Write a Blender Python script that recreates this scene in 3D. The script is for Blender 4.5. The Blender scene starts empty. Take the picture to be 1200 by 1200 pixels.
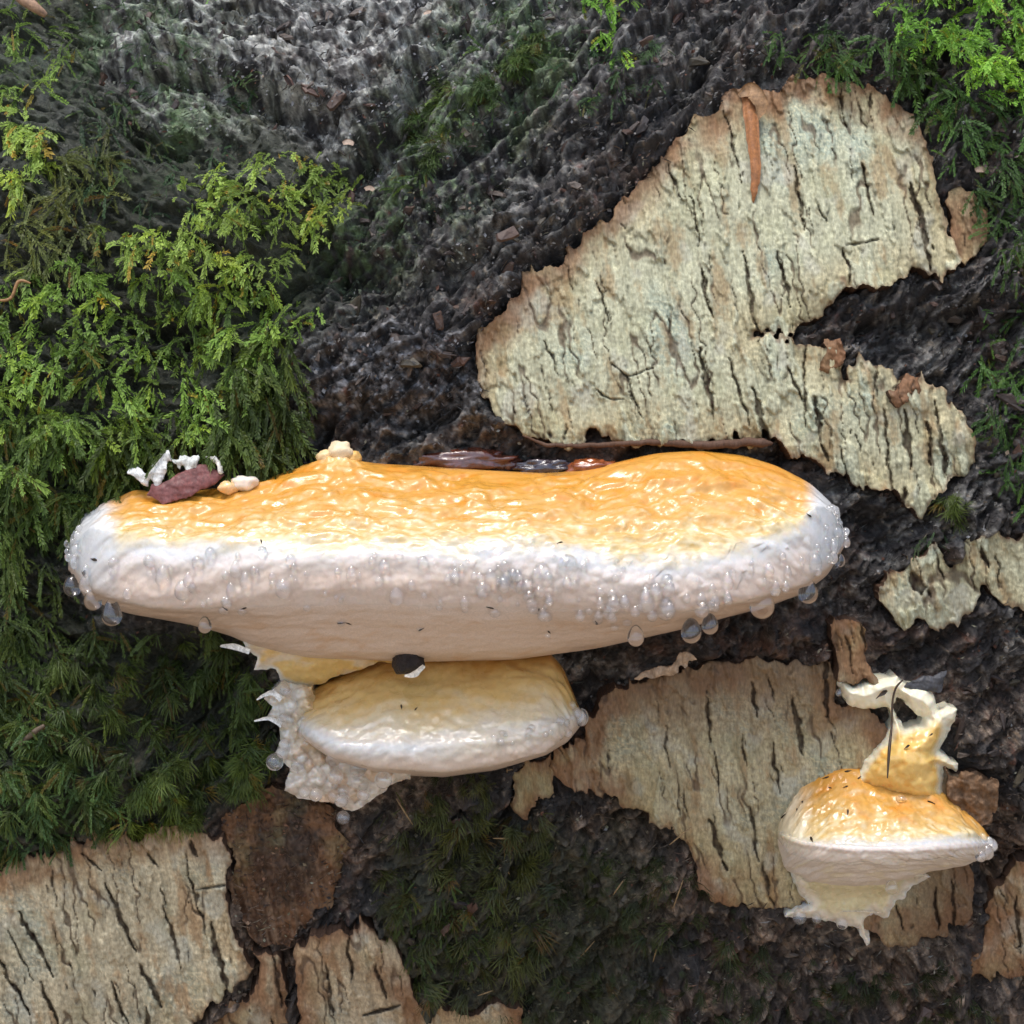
import bpy, math, random
import numpy as np

# ------------------------------------------------------------------ camera, world, sun, exposure
PX = 0.00025                       # one unit of the layout = 0.25 mm
Z0 = 0.36                          # height of the picture centre above the ground
CD = 1800.0                        # camera distance from the log's face
sc = bpy.context.scene
COL = sc.collection
cam = bpy.data.cameras.new("camera")
cam.sensor_width = 36.0
cam.lens = 18.0 / (600.0 / CD)
cam.clip_start, cam.clip_end = 0.01, 500.0
camo = bpy.data.objects.new("camera", cam)
COL.objects.link(camo)
camo.location = (0, -CD * PX, Z0)
camo.rotation_euler = (math.radians(90), 0, 0)
sc.camera = camo

SUN_EL, SUN_AZ = 66.0, -160.0      # overcast light from high above, slightly on the camera's side
world = bpy.data.worlds.new("World")
sc.world = world
world.use_nodes = True
wn = world.node_tree
wn.nodes.clear()
sky = wn.nodes.new("ShaderNodeTexSky")
sky.sky_type = 'NISHITA'
sky.sun_disc = False
sky.sun_elevation = math.radians(SUN_EL)
sky.sun_rotation = math.radians(180 + 20)
sky.air_density, sky.dust_density, sky.ozone_density = 1.0, 2.5, 1.0
bg = wn.nodes.new("ShaderNodeBackground")
bg.inputs[1].default_value = 0.15
wo = wn.nodes.new("ShaderNodeOutputWorld")
wn.links.new(sky.outputs[0], bg.inputs[0])
wn.links.new(bg.outputs[0], wo.inputs[0])
sun = bpy.data.lights.new("sun", 'SUN')
sun.energy = 1.1
sun.angle = math.radians(16)
sun.color = (1.0, 0.98, 0.94)
suno = bpy.data.objects.new("sun", sun)
COL.objects.link(suno)
el, az = math.radians(SUN_EL), math.radians(20)
# direction TO the sun: mostly up, towards the camera (-Y), a little to the left
to_sun = np.array([-math.sin(az) * math.cos(el), -math.cos(az) * math.cos(el), math.sin(el)])
from mathutils import Vector
suno.rotation_euler = Vector(to_sun).to_track_quat('Z', 'Y').to_euler()
suno.location = (0, -1, 2)
vs = sc.view_settings
vs.view_transform = 'Standard'
vs.look = 'None'
vs.gamma = 1.0
vs.use_curve_mapping = False
vs.exposure = 0.95
sc.render.engine = 'CYCLES'
sc.cycles.use_denoising = True
sc.cycles.max_bounces = 10
sc.cycles.transmission_bounces = 8
sc.cycles.caustics_refractive = True

# ------------------------------------------------------------------ geometry of the log (layout units)
R = 1500.0
ALPHA = math.radians(9.0)
U = np.array([math.cos(ALPHA), 0.0, math.sin(ALPHA)])    # axis of the fallen log
CAMP = np.array([0.0, -CD, 0.0])


def surf(px, py, h=0.0):
    px = np.asarray(px, float); py = np.asarray(py, float)
    D = np.stack([px - 600.0, np.full_like(px, CD), 600.0 - py], -1)
    Dp = D - (D @ U)[..., None] * U
    w = np.array([0.0, -(CD + R), 0.0])
    a = (Dp * Dp).sum(-1); b = Dp @ w; c = w @ w - (R + h) ** 2
    disc = np.maximum(b * b - a * c, 0.0)
    t = (-b - np.sqrt(disc)) / a
    return CAMP + t[..., None] * D


def at_y(px, py, y):
    px = np.asarray(px, float); py = np.asarray(py, float)
    D = np.stack(np.broadcast_arrays(px - 600.0, np.full_like(px, CD), 600.0 - py), -1)
    t = (np.asarray(y) + CD) / CD
    return CAMP + t[..., None] * D


def at(px, py, d=0.0):
    b = surf(px, py)
    return at_y(px, py, b[..., 1] - d)


def nrm(P):
    A = np.array([0.0, R, 0.0])
    w = P - A
    w = w - (w @ U)[..., None] * U
    return w / np.linalg.norm(w, axis=-1, keepdims=True)


def to_w(P):
    return P * PX + np.array([0, 0, Z0])


# ------------------------------------------------------------------ noise
def _hash(ix, iy, seed):
    n = (ix.astype(np.int64) * 374761393 + iy.astype(np.int64) * 668265263 + seed * 974711) & 0x7fffffff
    n = ((n ^ (n >> 13)) * 1274126177) & 0x7fffffff
    n = ((n ^ (n >> 16)) * 668265263) & 0x7fffffff
    return (n ^ (n >> 15)) & 0xffff


def noise(x, y, seed=0):
    x, y = np.broadcast_arrays(np.asarray(x, float), np.asarray(y, float))
    x0 = np.floor(x); y0 = np.floor(y)
    fx = x - x0; fy = y - y0
    ux = fx * fx * fx * (fx * (fx * 6 - 15) + 10); uy = fy * fy * fy * (fy * (fy * 6 - 15) + 10)

    def g(ix, iy, dx, dy):
        a = _hash(ix, iy, seed) * (2 * math.pi / 65536.0)
        return np.cos(a) * dx + np.sin(a) * dy
    n00 = g(x0, y0, fx, fy); n10 = g(x0 + 1, y0, fx - 1, fy)
    n01 = g(x0, y0 + 1, fx, fy - 1); n11 = g(x0 + 1, y0 + 1, fx - 1, fy - 1)
    a = n00 + ux * (n10 - n00); b = n01 + ux * (n11 - n01)
    return (a + uy * (b - a)) * 1.5


def fbm(x, y, o=4, seed=0, gain=0.5):
    s = 0.0; a = 1.0; f = 1.0; n = 0.0
    for i in range(o):
        s = s + a * noise(x * f, y * f, seed + i * 17); n += a
        a *= gain; f *= 2.03
    return s / n


def ridged(x, y, o=4, seed=0):
    s = 0.0; a = 1.0; f = 1.0; n = 0.0
    for i in range(o):
        s = s + a * (1 - 2 * np.abs(noise(x * f, y * f, seed + i * 31))); n += a
        a *= 0.55; f *= 2.1
    return s / n


def voronoi(x, y, seed=0):
    x, y = np.broadcast_arrays(np.asarray(x, float), np.asarray(y, float))
    x0 = np.floor(x); y0 = np.floor(y)
    d1 = np.full(x.shape, 9.0); d2 = np.full(x.shape, 9.0); ident = np.zeros(x.shape)
    for i in (-1, 0, 1):
        for j in (-1, 0, 1):
            hx = _hash(x0 + i, y0 + j, seed); hy = _hash(x0 + i, y0 + j, seed + 77)
            dx = x0 + i + hx / 65536.0 - x; dy = y0 + j + hy / 65536.0 - y
            d = np.sqrt(dx * dx + dy * dy)
            m = d < d1
            d2 = np.where(m, d1, np.minimum(d2, d)); ident = np.where(m, hx / 65536.0, ident); d1 = np.where(m, d, d1)
    return d1, d2, ident


def sstep(a, b, x):
    t = np.clip((x - a) / (b - a), 0, 1)
    return t * t * (3 - 2 * t)


def mix(a, b, t):
    a = np.asarray(a, float); b = np.asarray(b, float)
    t = np.asarray(t)[..., None]
    return a * (1 - t) + b * t


def sdf(px, py, polys):
    """signed distance, negative inside (even-odd over all rings)"""
    sh = np.shape(px)
    x = np.ravel(px); y = np.ravel(py)
    best = np.full(x.shape, 1e18); ins = np.zeros(x.shape, bool)
    for poly in polys:
        p = np.asarray(poly, float)
        for k in range(len(p)):
            ax, ay = p[k]; bx, by = p[(k + 1) % len(p)]
            ex, ey = bx - ax, by - ay
            wx, wy = x - ax, y - ay
            t = np.clip((wx * ex + wy * ey) / (ex * ex + ey * ey + 1e-9), 0, 1)
            dx, dy = wx - ex * t, wy - ey * t
            best = np.minimum(best, dx * dx + dy * dy)
            if ay != by:
                ins ^= ((ay > y) != (by > y)) & (x < (bx - ax) * (y - ay) / (by - ay) + ax)
    d = np.sqrt(best)
    return np.where(ins, -d, d).reshape(sh)


def seg_d(px, py, x0, y0, x1, y1):
    ex, ey = x1 - x0, y1 - y0
    t = np.clip(((px - x0) * ex + (py - y0) * ey) / (ex * ex + ey * ey + 1e-9), 0, 1)
    return np.hypot(px - x0 - ex * t, py - y0 - ey * t), t


# ------------------------------------------------------------------ objects
def tag(o, label=None, cat=None, group=None, kind=None):
    if label: o['label'] = label
    if cat: o['category'] = cat
    if group: o['group'] = group
    if kind: o['kind'] = kind
    return o


def thing(name, label, cat, P, group=None):
    o = bpy.data.objects.new(name, None)
    COL.objects.link(o)
    o.empty_display_size = 0.01
    o.location = to_w(np.asarray(P, float))
    return tag(o, label, cat, group)


def mesh_of(name, V, faces, col=None, mat=None, smooth=True, attrs=None, normals=None):
    """V (n,3) in metres; faces: list of int arrays (m,3) / (m,4)"""
    me = bpy.data.meshes.new(name)
    faces = [f for f in faces if len(f)]
    me.vertices.add(len(V))
    me.vertices.foreach_set("co", np.ascontiguousarray(V, np.float32).ravel())
    loops = np.concatenate([f.ravel() for f in faces]).astype(np.int32)
    tot = np.concatenate([np.full(len(f), f.shape[1]) for f in faces]).astype(np.int32)
    st = np.concatenate([[0], np.cumsum(tot)[:-1]]).astype(np.int32)
    me.loops.add(len(loops)); me.loops.foreach_set("vertex_index", loops)
    me.polygons.add(len(tot)); me.polygons.foreach_set("loop_start", st); me.polygons.foreach_set("loop_total", tot)
    me.polygons.foreach_set("use_smooth", np.full(len(tot), smooth))
    if col is not None:
        a = me.attributes.new("col", 'FLOAT_COLOR', 'POINT')
        c = np.ones((len(V), 4), np.float32); c[:, :3] = np.clip(col, 0, 1)
        a.data.foreach_set("color", c.ravel())
    for k, v in (attrs or {}).items():
        a = me.attributes.new(k, 'FLOAT', 'POINT'); a.data.foreach_set("value", np.asarray(v, np.float32))
    me.update(calc_edges=True)
    me.validate()
    if normals is not None:
        me.normals_split_custom_set_from_vertices(normals.tolist())
    if mat: me.materials.append(mat)
    return me


def part(name, P, faces, mat, parent=None, origin=None, label=None, **kw):
    """P in layout units. parent: Empty whose location is the origin; else `origin` (layout units) is this object's own base"""
    W = to_w(np.asarray(P, float))
    if parent is not None:
        off = parent.get('_off', None)
        base = np.array(parent.location) if off is None else np.array(off)
    else:
        base = to_w(np.asarray(origin if origin is not None else P.mean(0), float))
    o = bpy.data.objects.new(name, mesh_of(name, W - base, faces, mat=mat, **kw))
    COL.objects.link(o)
    if parent is not None:
        o.parent = parent
    else:
        o.location = base
    if label: o['label'] = label
    return o


def grid_faces(nu, nv):
    i = np.arange(nu * nv).reshape(nu, nv)
    return np.stack([i[:-1, :-1].ravel(), i[1:, :-1].ravel(), i[1:, 1:].ravel(), i[:-1, 1:].ravel()], 1)


# ------------------------------------------------------------------ materials
def material(name, rough=0.6, spec=0.5, coat=0.0, coat_rough=0.1, n_scale=900.0, n_amt=0.35, bump=0.3, bump_d=0.0004, sss=0.0,
             n2_scale=250.0, transl=0.0, stretch=None, rough_var=0.15, detail=4):
    m = bpy.data.materials.new(name)
    m.use_nodes = True
    nt = m.node_tree; nt.nodes.clear()
    out = nt.nodes.new("ShaderNodeOutputMaterial")
    b = nt.nodes.new("ShaderNodeBsdfPrincipled")
    at_ = nt.nodes.new("ShaderNodeAttribute"); at_.attribute_name = "col"
    tc = nt.nodes.new("ShaderNodeTexCoord")
    mp = nt.nodes.new("ShaderNodeMapping")
    if stretch: mp.inputs['Scale'].default_value = stretch[0]; mp.inputs['Rotation'].default_value = stretch[1]
    nt.links.new(tc.outputs['Object'], mp.inputs['Vector'])
    n1 = nt.nodes.new("ShaderNodeTexNoise"); n1.inputs['Scale'].default_value = n_scale
    n1.inputs['Detail'].default_value = detail; n1.inputs['Roughness'].default_value = 0.65
    n2 = nt.nodes.new("ShaderNodeTexNoise"); n2.inputs['Scale'].default_value = n2_scale; n2.inputs['Detail'].default_value = 3
    for n in (n1, n2): nt.links.new(mp.outputs[0], n.inputs['Vector'])
    mr = nt.nodes.new("ShaderNodeMapRange")
    mr.inputs['From Min'].default_value = 0.3; mr.inputs['From Max'].default_value = 0.7
    mr.inputs['To Min'].default_value = 1 - n_amt; mr.inputs['To Max'].default_value = 1 + n_amt
    nt.links.new(n1.outputs['Fac'], mr.inputs['Value'])
    mx = nt.nodes.new("ShaderNodeMix"); mx.data_type = 'RGBA'; mx.blend_type = 'MULTIPLY'; mx.inputs[0].default_value = 1
    mx.clamp_result = True
    nt.links.new(at_.outputs['Color'], mx.inputs[6]); nt.links.new(mr.outputs[0], mx.inputs[7])
    nt.links.new(mx.outputs[2], b.inputs['Base Color'])
    rr = nt.nodes.new("ShaderNodeMapRange")
    rr.inputs['From Min'].default_value = 0.35; rr.inputs['From Max'].default_value = 0.65
    rr.inputs['To Min'].default_value = max(0.03, rough - rough_var); rr.inputs['To Max'].default_value = min(1, rough + rough_var)
    nt.links.new(n2.outputs['Fac'], rr.inputs['Value']); nt.links.new(rr.outputs[0], b.inputs['Roughness'])
    if sss > 0:
        b.inputs['Subsurface Weight'].default_value = sss; b.inputs['Subsurface Scale'].default_value = 0.0016
        b.inputs['Subsurface Radius'].default_value = (1.0, 0.6, 0.35)
    b.inputs['Specular IOR Level'].default_value = spec
    b.inputs['Coat Weight'].default_value = coat; b.inputs['Coat Roughness'].default_value = coat_rough
    if bump > 0:
        bp = nt.nodes.new("ShaderNodeBump"); bp.inputs['Strength'].default_value = bump; bp.inputs['Distance'].default_value = bump_d
        nt.links.new(n1.outputs['Fac'], bp.inputs['Height'])
        nt.links.new(bp.outputs[0], b.inputs['Normal']); nt.links.new(bp.outputs[0], b.inputs['Coat Normal'])
    if transl > 0:
        tr = nt.nodes.new("ShaderNodeBsdfTranslucent"); nt.links.new(mx.outputs[2], tr.inputs['Color'])
        ms = nt.nodes.new("ShaderNodeMixShader"); ms.inputs[0].default_value = transl
        nt.links.new(b.outputs[0], ms.inputs[1]); nt.links.new(tr.outputs[0], ms.inputs[2])
        nt.links.new(ms.outputs[0], out.inputs[0])
    else:
        nt.links.new(b.outputs[0], out.inputs[0])
    return m


GR = ((1, 1, 0.28), (0, math.radians(-10), 0))
M_rough = material("rough_bark", rough=0.55, spec=0.5, n_scale=1000, n_amt=0.5, bump=1.0, bump_d=0.0012, n2_scale=60, rough_var=0.3, detail=8)
M_birch = material("birch_bark", rough=0.75, spec=0.25, n_scale=1500, n_amt=0.28, bump=0.6, bump_d=0.0004, n2_scale=300, stretch=GR)
M_flesh = material("fungus_skin", sss=0.45, rough=0.30, spec=0.5, coat=0.5, coat_rough=0.08, n_scale=900, n_amt=0.06, bump=0.12, bump_d=0.0003, n2_scale=200, rough_var=0.12)
M_crust = material("fungus_crust", rough=0.44, spec=0.45, coat=0.45, coat_rough=0.14, n_scale=420, n_amt=0.10, bump=0.2, bump_d=0.0005, n2_scale=90, rough_var=0.28)
M_pore = material("pore_surface", rough=0.5, spec=0.4, coat=0.15, coat_rough=0.2, n_scale=2200, n_amt=0.12, bump=0.4, bump_d=0.0003)
M_moss = material("moss_leaf", rough=0.5, spec=0.35, n_scale=1500, n_amt=0.2, bump=0.0, transl=0.4)
M_dead = material("dead_matter", rough=0.6, spec=0.4, n_scale=1200, n_amt=0.35, bump=0.4, bump_d=0.0003)
M_wet = material("wet_resin", rough=0.12, spec=0.6, coat=0.8, coat_rough=0.03, n_scale=500, n_amt=0.4, bump=0.5, bump_d=0.0006)
M_litter = material("leaf_litter", rough=0.8, spec=0.2, n_scale=30, n_amt=0.5, bump=0.8, bump_d=0.02, n2_scale=8)
M_water = bpy.data.materials.new("clear_water")
M_water.use_nodes = True
_b = M_water.node_tree.nodes["Principled BSDF"]
_b.inputs['Base Color'].default_value = (1, 1, 1, 1)
_b.inputs['Roughness'].default_value = 0.0
_b.inputs['IOR'].default_value = 1.1
_b.inputs['Coat Weight'].default_value = 1.0; _b.inputs['Coat Roughness'].default_value = 0.01; _b.inputs['Coat IOR'].default_value = 1.7
_b.inputs['Transmission Weight'].default_value = 1.0

M_milk = bpy.data.materials.new("cloudy_liquid")
M_milk.use_nodes = True
_b = M_milk.node_tree.nodes["Principled BSDF"]
_tc = M_milk.node_tree.nodes.new("ShaderNodeTexCoord"); _nz = M_milk.node_tree.nodes.new("ShaderNodeTexNoise"); _nz.inputs['Scale'].default_value = 900
_mr = M_milk.node_tree.nodes.new("ShaderNodeMapRange"); _mr.inputs['To Min'].default_value = 0.90; _mr.inputs['To Max'].default_value = 1.0
M_milk.node_tree.links.new(_tc.outputs['Object'], _nz.inputs['Vector']); M_milk.node_tree.links.new(_nz.outputs['Fac'], _mr.inputs['Value'])
M_milk.node_tree.links.new(_mr.outputs[0], _b.inputs['Transmission Weight'])
_b.inputs['Base Color'].default_value = (1.0, 0.99, 0.98, 1)
_b.inputs['Coat Weight'].default_value = 1.0; _b.inputs['Coat Roughness'].default_value = 0.01; _b.inputs['Coat IOR'].default_value = 1.7
_b.inputs['Roughness'].default_value = 0.02
_b.inputs['IOR'].default_value = 1.11

# ------------------------------------------------------------------ outlines of the pale bark plates
PLATES = [
 dict(poly=[(556,405),(575,375),(610,340),(612,320),(650,310),(700,262),(735,235),(752,212),(780,182),(795,160),(822,140),(848,128),(858,108),(875,100),(900,108),(925,92),(960,90),(985,97),(1020,104),(1050,118),(1072,140),(1085,165),(1092,190),(1098,230),(1110,270),(1128,300),(1125,315),(1098,326),(1085,318),(1060,328),(1035,334),(1010,338),(985,345),(965,362),(945,380),(925,394),(912,390),(884,386),(884,392),(912,397),(945,402),(965,398),(985,408),(989,440),(995,440),(1003,420),(1030,425),(1042,432),(1048,448),(1072,462),(1084,444),(1105,460),(1108,480),(1114,480),(1135,490),(1140,520),(1138,545),(1118,560),(1112,578),(1095,590),(1075,600),(1060,590),(1040,582),(1010,572),(985,560),(960,550),(935,535),(905,520),(870,518),(830,522),(790,520),(740,518),(700,520),(660,522),(630,520),(605,505),(580,485),(565,465),(558,440)],
      h=22, tint=(0.425,0.405,0.275), lab="large pale plate of papery birch bark above the big orange bracket"),
 dict(poly=[(1107,235),(1125,215),(1145,225),(1162,250),(1152,285),(1135,310),(1120,295),(1110,265)], h=15, tint=(0.38,0.31,0.19), lab="small tan scrap of bark at the right edge of the large pale plate"),
 dict(poly=[(1030,690),(1042,670),(1060,665),(1080,650),(1090,635),(1100,645),(1115,665),(1125,660),(1128,640),(1150,632),(1165,625),(1175,632),(1200,630),(1290,640),(1290,730),(1200,718),(1180,705),(1155,700),(1135,718),(1120,733),(1100,738),(1080,725),(1065,735),(1045,725),(1033,710)],
      h=20, tint=(0.44,0.43,0.30), lab="wavy-edged grey-green bark plate at the right, level with the big bracket"),
 dict(poly=[(640,905),(660,880),(690,850),(715,815),(760,795),(800,785),(830,772),(860,778),(905,770),(935,778),(975,775),(982,800),(985,830),(1020,832),(1040,855),(1060,875),(1110,905),(1150,900),(1165,930),(1155,970),(1130,1000),(1140,1040),(1138,1080),(1110,1095),(1085,1100),(1060,1108),(1030,1100),(1010,1080),(975,1075),(940,1065),(905,1060),(870,1060),(835,1062),(820,1040),(812,1010),(800,985),(785,970),(765,968),(760,950),(740,945),(720,935),(700,938),(690,930),(668,925)],
      h=16, tint=(0.40,0.33,0.20), lab="brownish plate of birch bark under the small fungus and the big bracket"),
 dict(poly=[(597,905),(620,895),(650,888),(652,930),(632,935),(620,960),(604,950)], h=14, tint=(0.36,0.32,0.19), lab="little scrap of pale bark below the middle bracket"),
 dict(poly=[(973,737),(1000,727),(1015,735),(1017,770),(1028,797),(1000,806),(984,797),(979,765)], h=30, tint=(0.40,0.33,0.19), lab="upright torn strip of bark above the small fungus"),
 dict(poly=[(-110,1060),(0,1022),(60,1002),(110,985),(160,980),(210,968),(240,975),(262,985),(268,1010),(262,1040),(272,1080),(286,1110),(296,1145),(280,1160),(250,1172),(228,1195),(222,1310),(-110,1310)], h=20, tint=(0.46,0.38,0.25), lab="wide pale bark plate in the lower left below the dark moss"),
 dict(poly=[(255,960),(300,930),(340,918),(390,950),(410,990),(405,1030),(380,1060),(350,1090),(340,1112),(310,1106),(292,1100),(274,1060),(271,1010)], h=3, tint=(0.085,0.048,0.030), lump=1.0, lab="dark brown slab of dead bark below the middle bracket's bubbly base"),
 dict(poly=[(299,1120),(328,1118),(333,1150),(337,1200),(340,1310),(236,1310),(240,1200),(270,1178),(300,1165),(305,1140)], h=17, tint=(0.42,0.36,0.23), lab="narrow cracked bark piece at the bottom beside the wide pale plate"),
 dict(poly=[(345,1110),(375,1097),(430,1085),(460,1097),(472,1130),(480,1160),(500,1185),(530,1192),(590,1176),(612,1170),(610,1200),(600,1310),(352,1310)], h=18, tint=(0.40,0.31,0.20), lab="rosy tan bark plate at the bottom edge left of the centre moss"),
 dict(poly=[(1155,1062),(1170,1040),(1200,1008),(1300,990),(1300,1160),(1200,1143),(1140,1150),(1126,1140),(1150,1110)], h=16, tint=(0.36,0.27,0.17), lab="tan bark plate in the lower right corner"),
 dict(poly=[(962,398),(984,400),(989,424),(976,434),(960,428)], h=20, tint=(0.20,0.115,0.07), lump=0.5, lab="small rust-brown bark scrap in the notch of the large pale plate"),
 dict(poly=[(1040,452),(1075,438),(1082,462),(1062,476),(1043,468)], h=26, tint=(0.20,0.12,0.075), lump=0.5, lab="curled brown bark scrap on the lower right lobe of the large pale plate"),
]
GX, GY = 0.19, 0.982               # grain of the plates: top-left to bottom-right, nearly upright


def warp(px, py, seed, amt=1.0):
    w = px * GY - py * GX
    along = amt * (9 * noise(w / 17.0, py / 160.0, seed) + 20 * np.maximum(noise(w / 9.0, py / 90.0, seed + 2), 0) * sstep(0.0, 0.3, noise(px / 45.0, py / 45.0, seed + 3)) + 1.6 * noise(w / 3.6, py / 60.0, seed + 5))
    x = px + GX * along + amt * 7.0 * noise(px / 33.0, py / 33.0, seed + 9) + amt * 2.5 * noise(px / 13.0, py / 13.0, seed + 15) + amt * 1.5 * noise(px / 7.0, py / 7.0, seed + 10)
    y = py + GY * along + amt * 7.0 * noise(px / 33.0, py / 33.0, seed + 11) + amt * 2.5 * noise(px / 13.0, py / 13.0, seed + 16) + amt * 1.5 * noise(px / 7.0, py / 7.0, seed + 12)
    return x, y


def soft_warp(px, py):
    return (px + 3.2 * noise(px / 19., py / 19., 61) + 1.3 * noise(px / 7., py / 7., 62), py + 3.2 * noise(px / 19., py / 19., 63) + 1.3 * noise(px / 7., py / 7., 64))


def plate_sdf(px, py, k):
    x, y = warp(px, py, 100 + k * 13)
    return sdf(x, y, [PLATES[k]['poly']])


# ------------------------------------------------------------------ relief of the rough bark
MOSS_LEFT = [(-140,-40),(60,-60),(110,-20),(90,60),(140,110),(190,170),(250,165),(330,150),(400,200),(415,245),(380,260),(385,330),(385,375),(330,395),(345,440),(340,500),(330,545),(250,545),(180,560),(110,600),(85,640),(78,700),(140,740),(260,745),(300,790),(330,830),(320,900),(290,930),(230,962),(160,972),(60,995),(0,1015),(-140,1040)]
BLOBS = [  # x, y, rx, ry, rot, amp : large swellings and hollows
 (300,60,150,60,0.15,26),(450,70,80,90,0.9,16),(230,70,60,25,0.1,18),(345,85,60,30,0.3,14),
 (440,195,120,26,-0.75,-60),(95,60,40,60,0.2,-30),(180,95,90,16,0.2,-34),(330,130,70,14,0.4,-40),(600,150,90,14,-0.6,-30),(420,330,60,22,0.5,-34),(640,330,90,14,-0.75,-26),(790,110,70,14,-0.5,-26),(500,500,110,22,0.2,-24),(380,175,60,20,0.5,-26),(520,150,120,40,-0.85,26),(620,250,110,60,-0.7,22),(480,330,110,60,-0.5,10),
 (500,430,110,45,0.3,12),(720,120,150,50,-0.5,20),(860,50,120,40,-0.2,16),
 (1050,385,130,28,-0.1,-46),(1120,440,70,60,0,-22),(1150,345,60,16,-0.3,18),(1020,620,60,40,0.3,-40),(1000,700,70,30,-0.2,-26),
 (900,745,120,16,-0.12,14),(820,740,160,20,-0.1,-20),(690,800,40,60,0.3,-40),(620,535,90,22,0.1,-26),(440,520,80,24,0.1,-12),
 (1130,780,80,60,0,-20),(1150,860,80,30,0,10),(1150,1000,40,60,0,-26),(700,1030,90,60,0.2,-14),(880,1120,180,40,0.1,-22),
 (560,1000,90,60,0.2,14),(430,1050,60,30,-0.8,-30),(300,1130,14,60,0,-26),(520,1140,80,30,0.2,-16),
 (240,830,110,80,0.2,-46),(150,770,110,40,0.1,-20),(280,260,110,70,0.1,34),(120,450,130,90,0.1,26),(60,240,60,90,0,16),(300,430,60,70,0.1,22),
 (1100,60,130,70,0.2,30),(1180,160,70,50,0,14),(100,900,140,70,-0.1,12)]


GROWN = [  # where fungi and debris sit close, the bark stays low
 [(75,625),(150,565),(260,560),(360,530),(400,515),(440,540),(600,552),(700,545),(770,524),(870,526),(955,560),(995,620),(985,690),(900,720),(800,745),(650,775),(690,830),(660,880),(520,915),(480,930),(420,960),(330,940),(310,850),(300,770),(200,730),(90,700)],
 [(975,795),(1045,785),(1110,785),(1130,830),(1112,870),(1130,905),(1172,905),(1172,970),(1168,1010),(1095,1040),(1045,1085),(1018,1112),(920,1078),(935,1050),(905,990),(915,930),(980,885),(1030,860),(1025,832),(985,830)],
 [(500,535),(600,530),(730,530),(720,565),(500,565)], [(150,535),(260,530),(270,570),(160,585)], [(738,800),(740,780),(810,760),(820,775),(780,800)], [(970,730),(1018,725),(1030,800),(980,805)]]


def plates_mask(px, py, soft=10.0):
    m = np.zeros(np.shape(px))
    for k, pl in enumerate(PLATES):
        p = np.array(pl['poly'])
        x0, y0 = p.min(0) - 40; x1, y1 = p.max(0) + 40
        sel = (px > x0) & (px < x1) & (py > y0) & (py < y1)
        if sel.any():
            d = sdf(px[sel], py[sel], [pl['poly']])
            m[sel] = np.maximum(m[sel], sstep(soft, -soft, d))
    return m


def height(px, py):
    px = np.asarray(px, float); py = np.asarray(py, float)
    wx = px + 22 * fbm(px / 70.0, py / 70.0, 3, 3); wy = py + 22 * fbm(px / 70.0, py / 70.0, 3, 8)
    h = 16 * fbm(px / 170.0, py / 150.0, 3, 21)
    # folds and fissures: sloping down to the right on the left, up to the right elsewhere
    def folds(ca, sa, sd):
        a = wx * ca + wy * sa; b = -wx * sa + wy * ca
        r1 = ridged(a / 210.0, b / 66.0, 4, sd)
        q = 42 * r1 - 26 * sstep(0.1, -0.45, r1) + 14 * ridged(a / 70.0, b / 20.0, 3, sd + 2)
        d1, d2, idn = voronoi(a / 62.0 + 0.3 * noise(px / 17., py / 17., 6), b / 22.0 + 0.3 * noise(px / 15., py / 15., 7), sd + 5)
        q += 11 * (np.minimum(d2 - d1, 0.35) - 0.17) * 2 + 17 * (idn - 0.5)
        q += 5.0 * ridged(a / 40.0, b / 9.0, 4, sd + 9) + 1.8 * fbm(a / 14.0, b / 4.5, 2, sd + 11)
        return q
    k = sstep(380, 520, px + 0.35 * py)
    h += 0.8 * folds(0.94, 0.34, 33) * (1 - k) + folds(0.72, -0.69, 53) * k
    e1, e2, ide = voronoi(wx / 15.0 + 3.3 + 0.4 * noise(px / 7., py / 7., 8), wy / 9.0 + 0.4 * noise(px / 7., py / 7., 9), 15)
    h += sstep(0.0, 0.4, noise(px / 60.0, py / 60.0, 19)) * (3.0 * (np.minimum(e2 - e1, 0.5) - 0.25) * 2 + 5.0 * (ide - 0.5))
    for (x, y, rx, ry, ro, am) in BLOBS:
        dx, dy = wx - x, wy - y
        c, s = math.cos(ro), math.sin(ro)
        q = ((dx * c + dy * s) / rx) ** 2 + ((-dx * s + dy * c) / ry) ** 2
        h += am * np.exp(-q * 1.2)
    t = h / 13.0 + 0.5 * noise(px / 50., py / 50., 91); fr = t - np.floor(t)
    h = 0.65 * h + 0.35 * 13.0 * (np.floor(t) + sstep(0.30, 0.62, fr))
    h = h - 14
    for g in GROWN:
        gp = np.array(g, float)
        sel = (px > gp[:, 0].min() - 20) & (px < gp[:, 0].max() + 20) & (py > gp[:, 1].min() - 20) & (py < gp[:, 1].max() + 20)
        if sel.any():
            k = sstep(14, -4, sdf(px[sel], py[sel], [g])); h[sel] = h[sel] - k * np.maximum(h[sel] - 2, 0)
    m = plates_mask(px, py, 12.0)
    return h * (1 - m) + m * (-8 + 0.15 * h)


# ------------------------------------------------------------------ the log: rough bark all round, fine where the photograph looks
def axis_coords():
    fine = np.arange(-760, 760.1, 2.1)
    out = []
    a, st = 760.0, 2.1
    while a < 7500:
        st = min(st * 1.10, 110); a += st; out.append(a)
    return np.concatenate([-np.array(out)[::-1], fine, np.array(out)])


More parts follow.
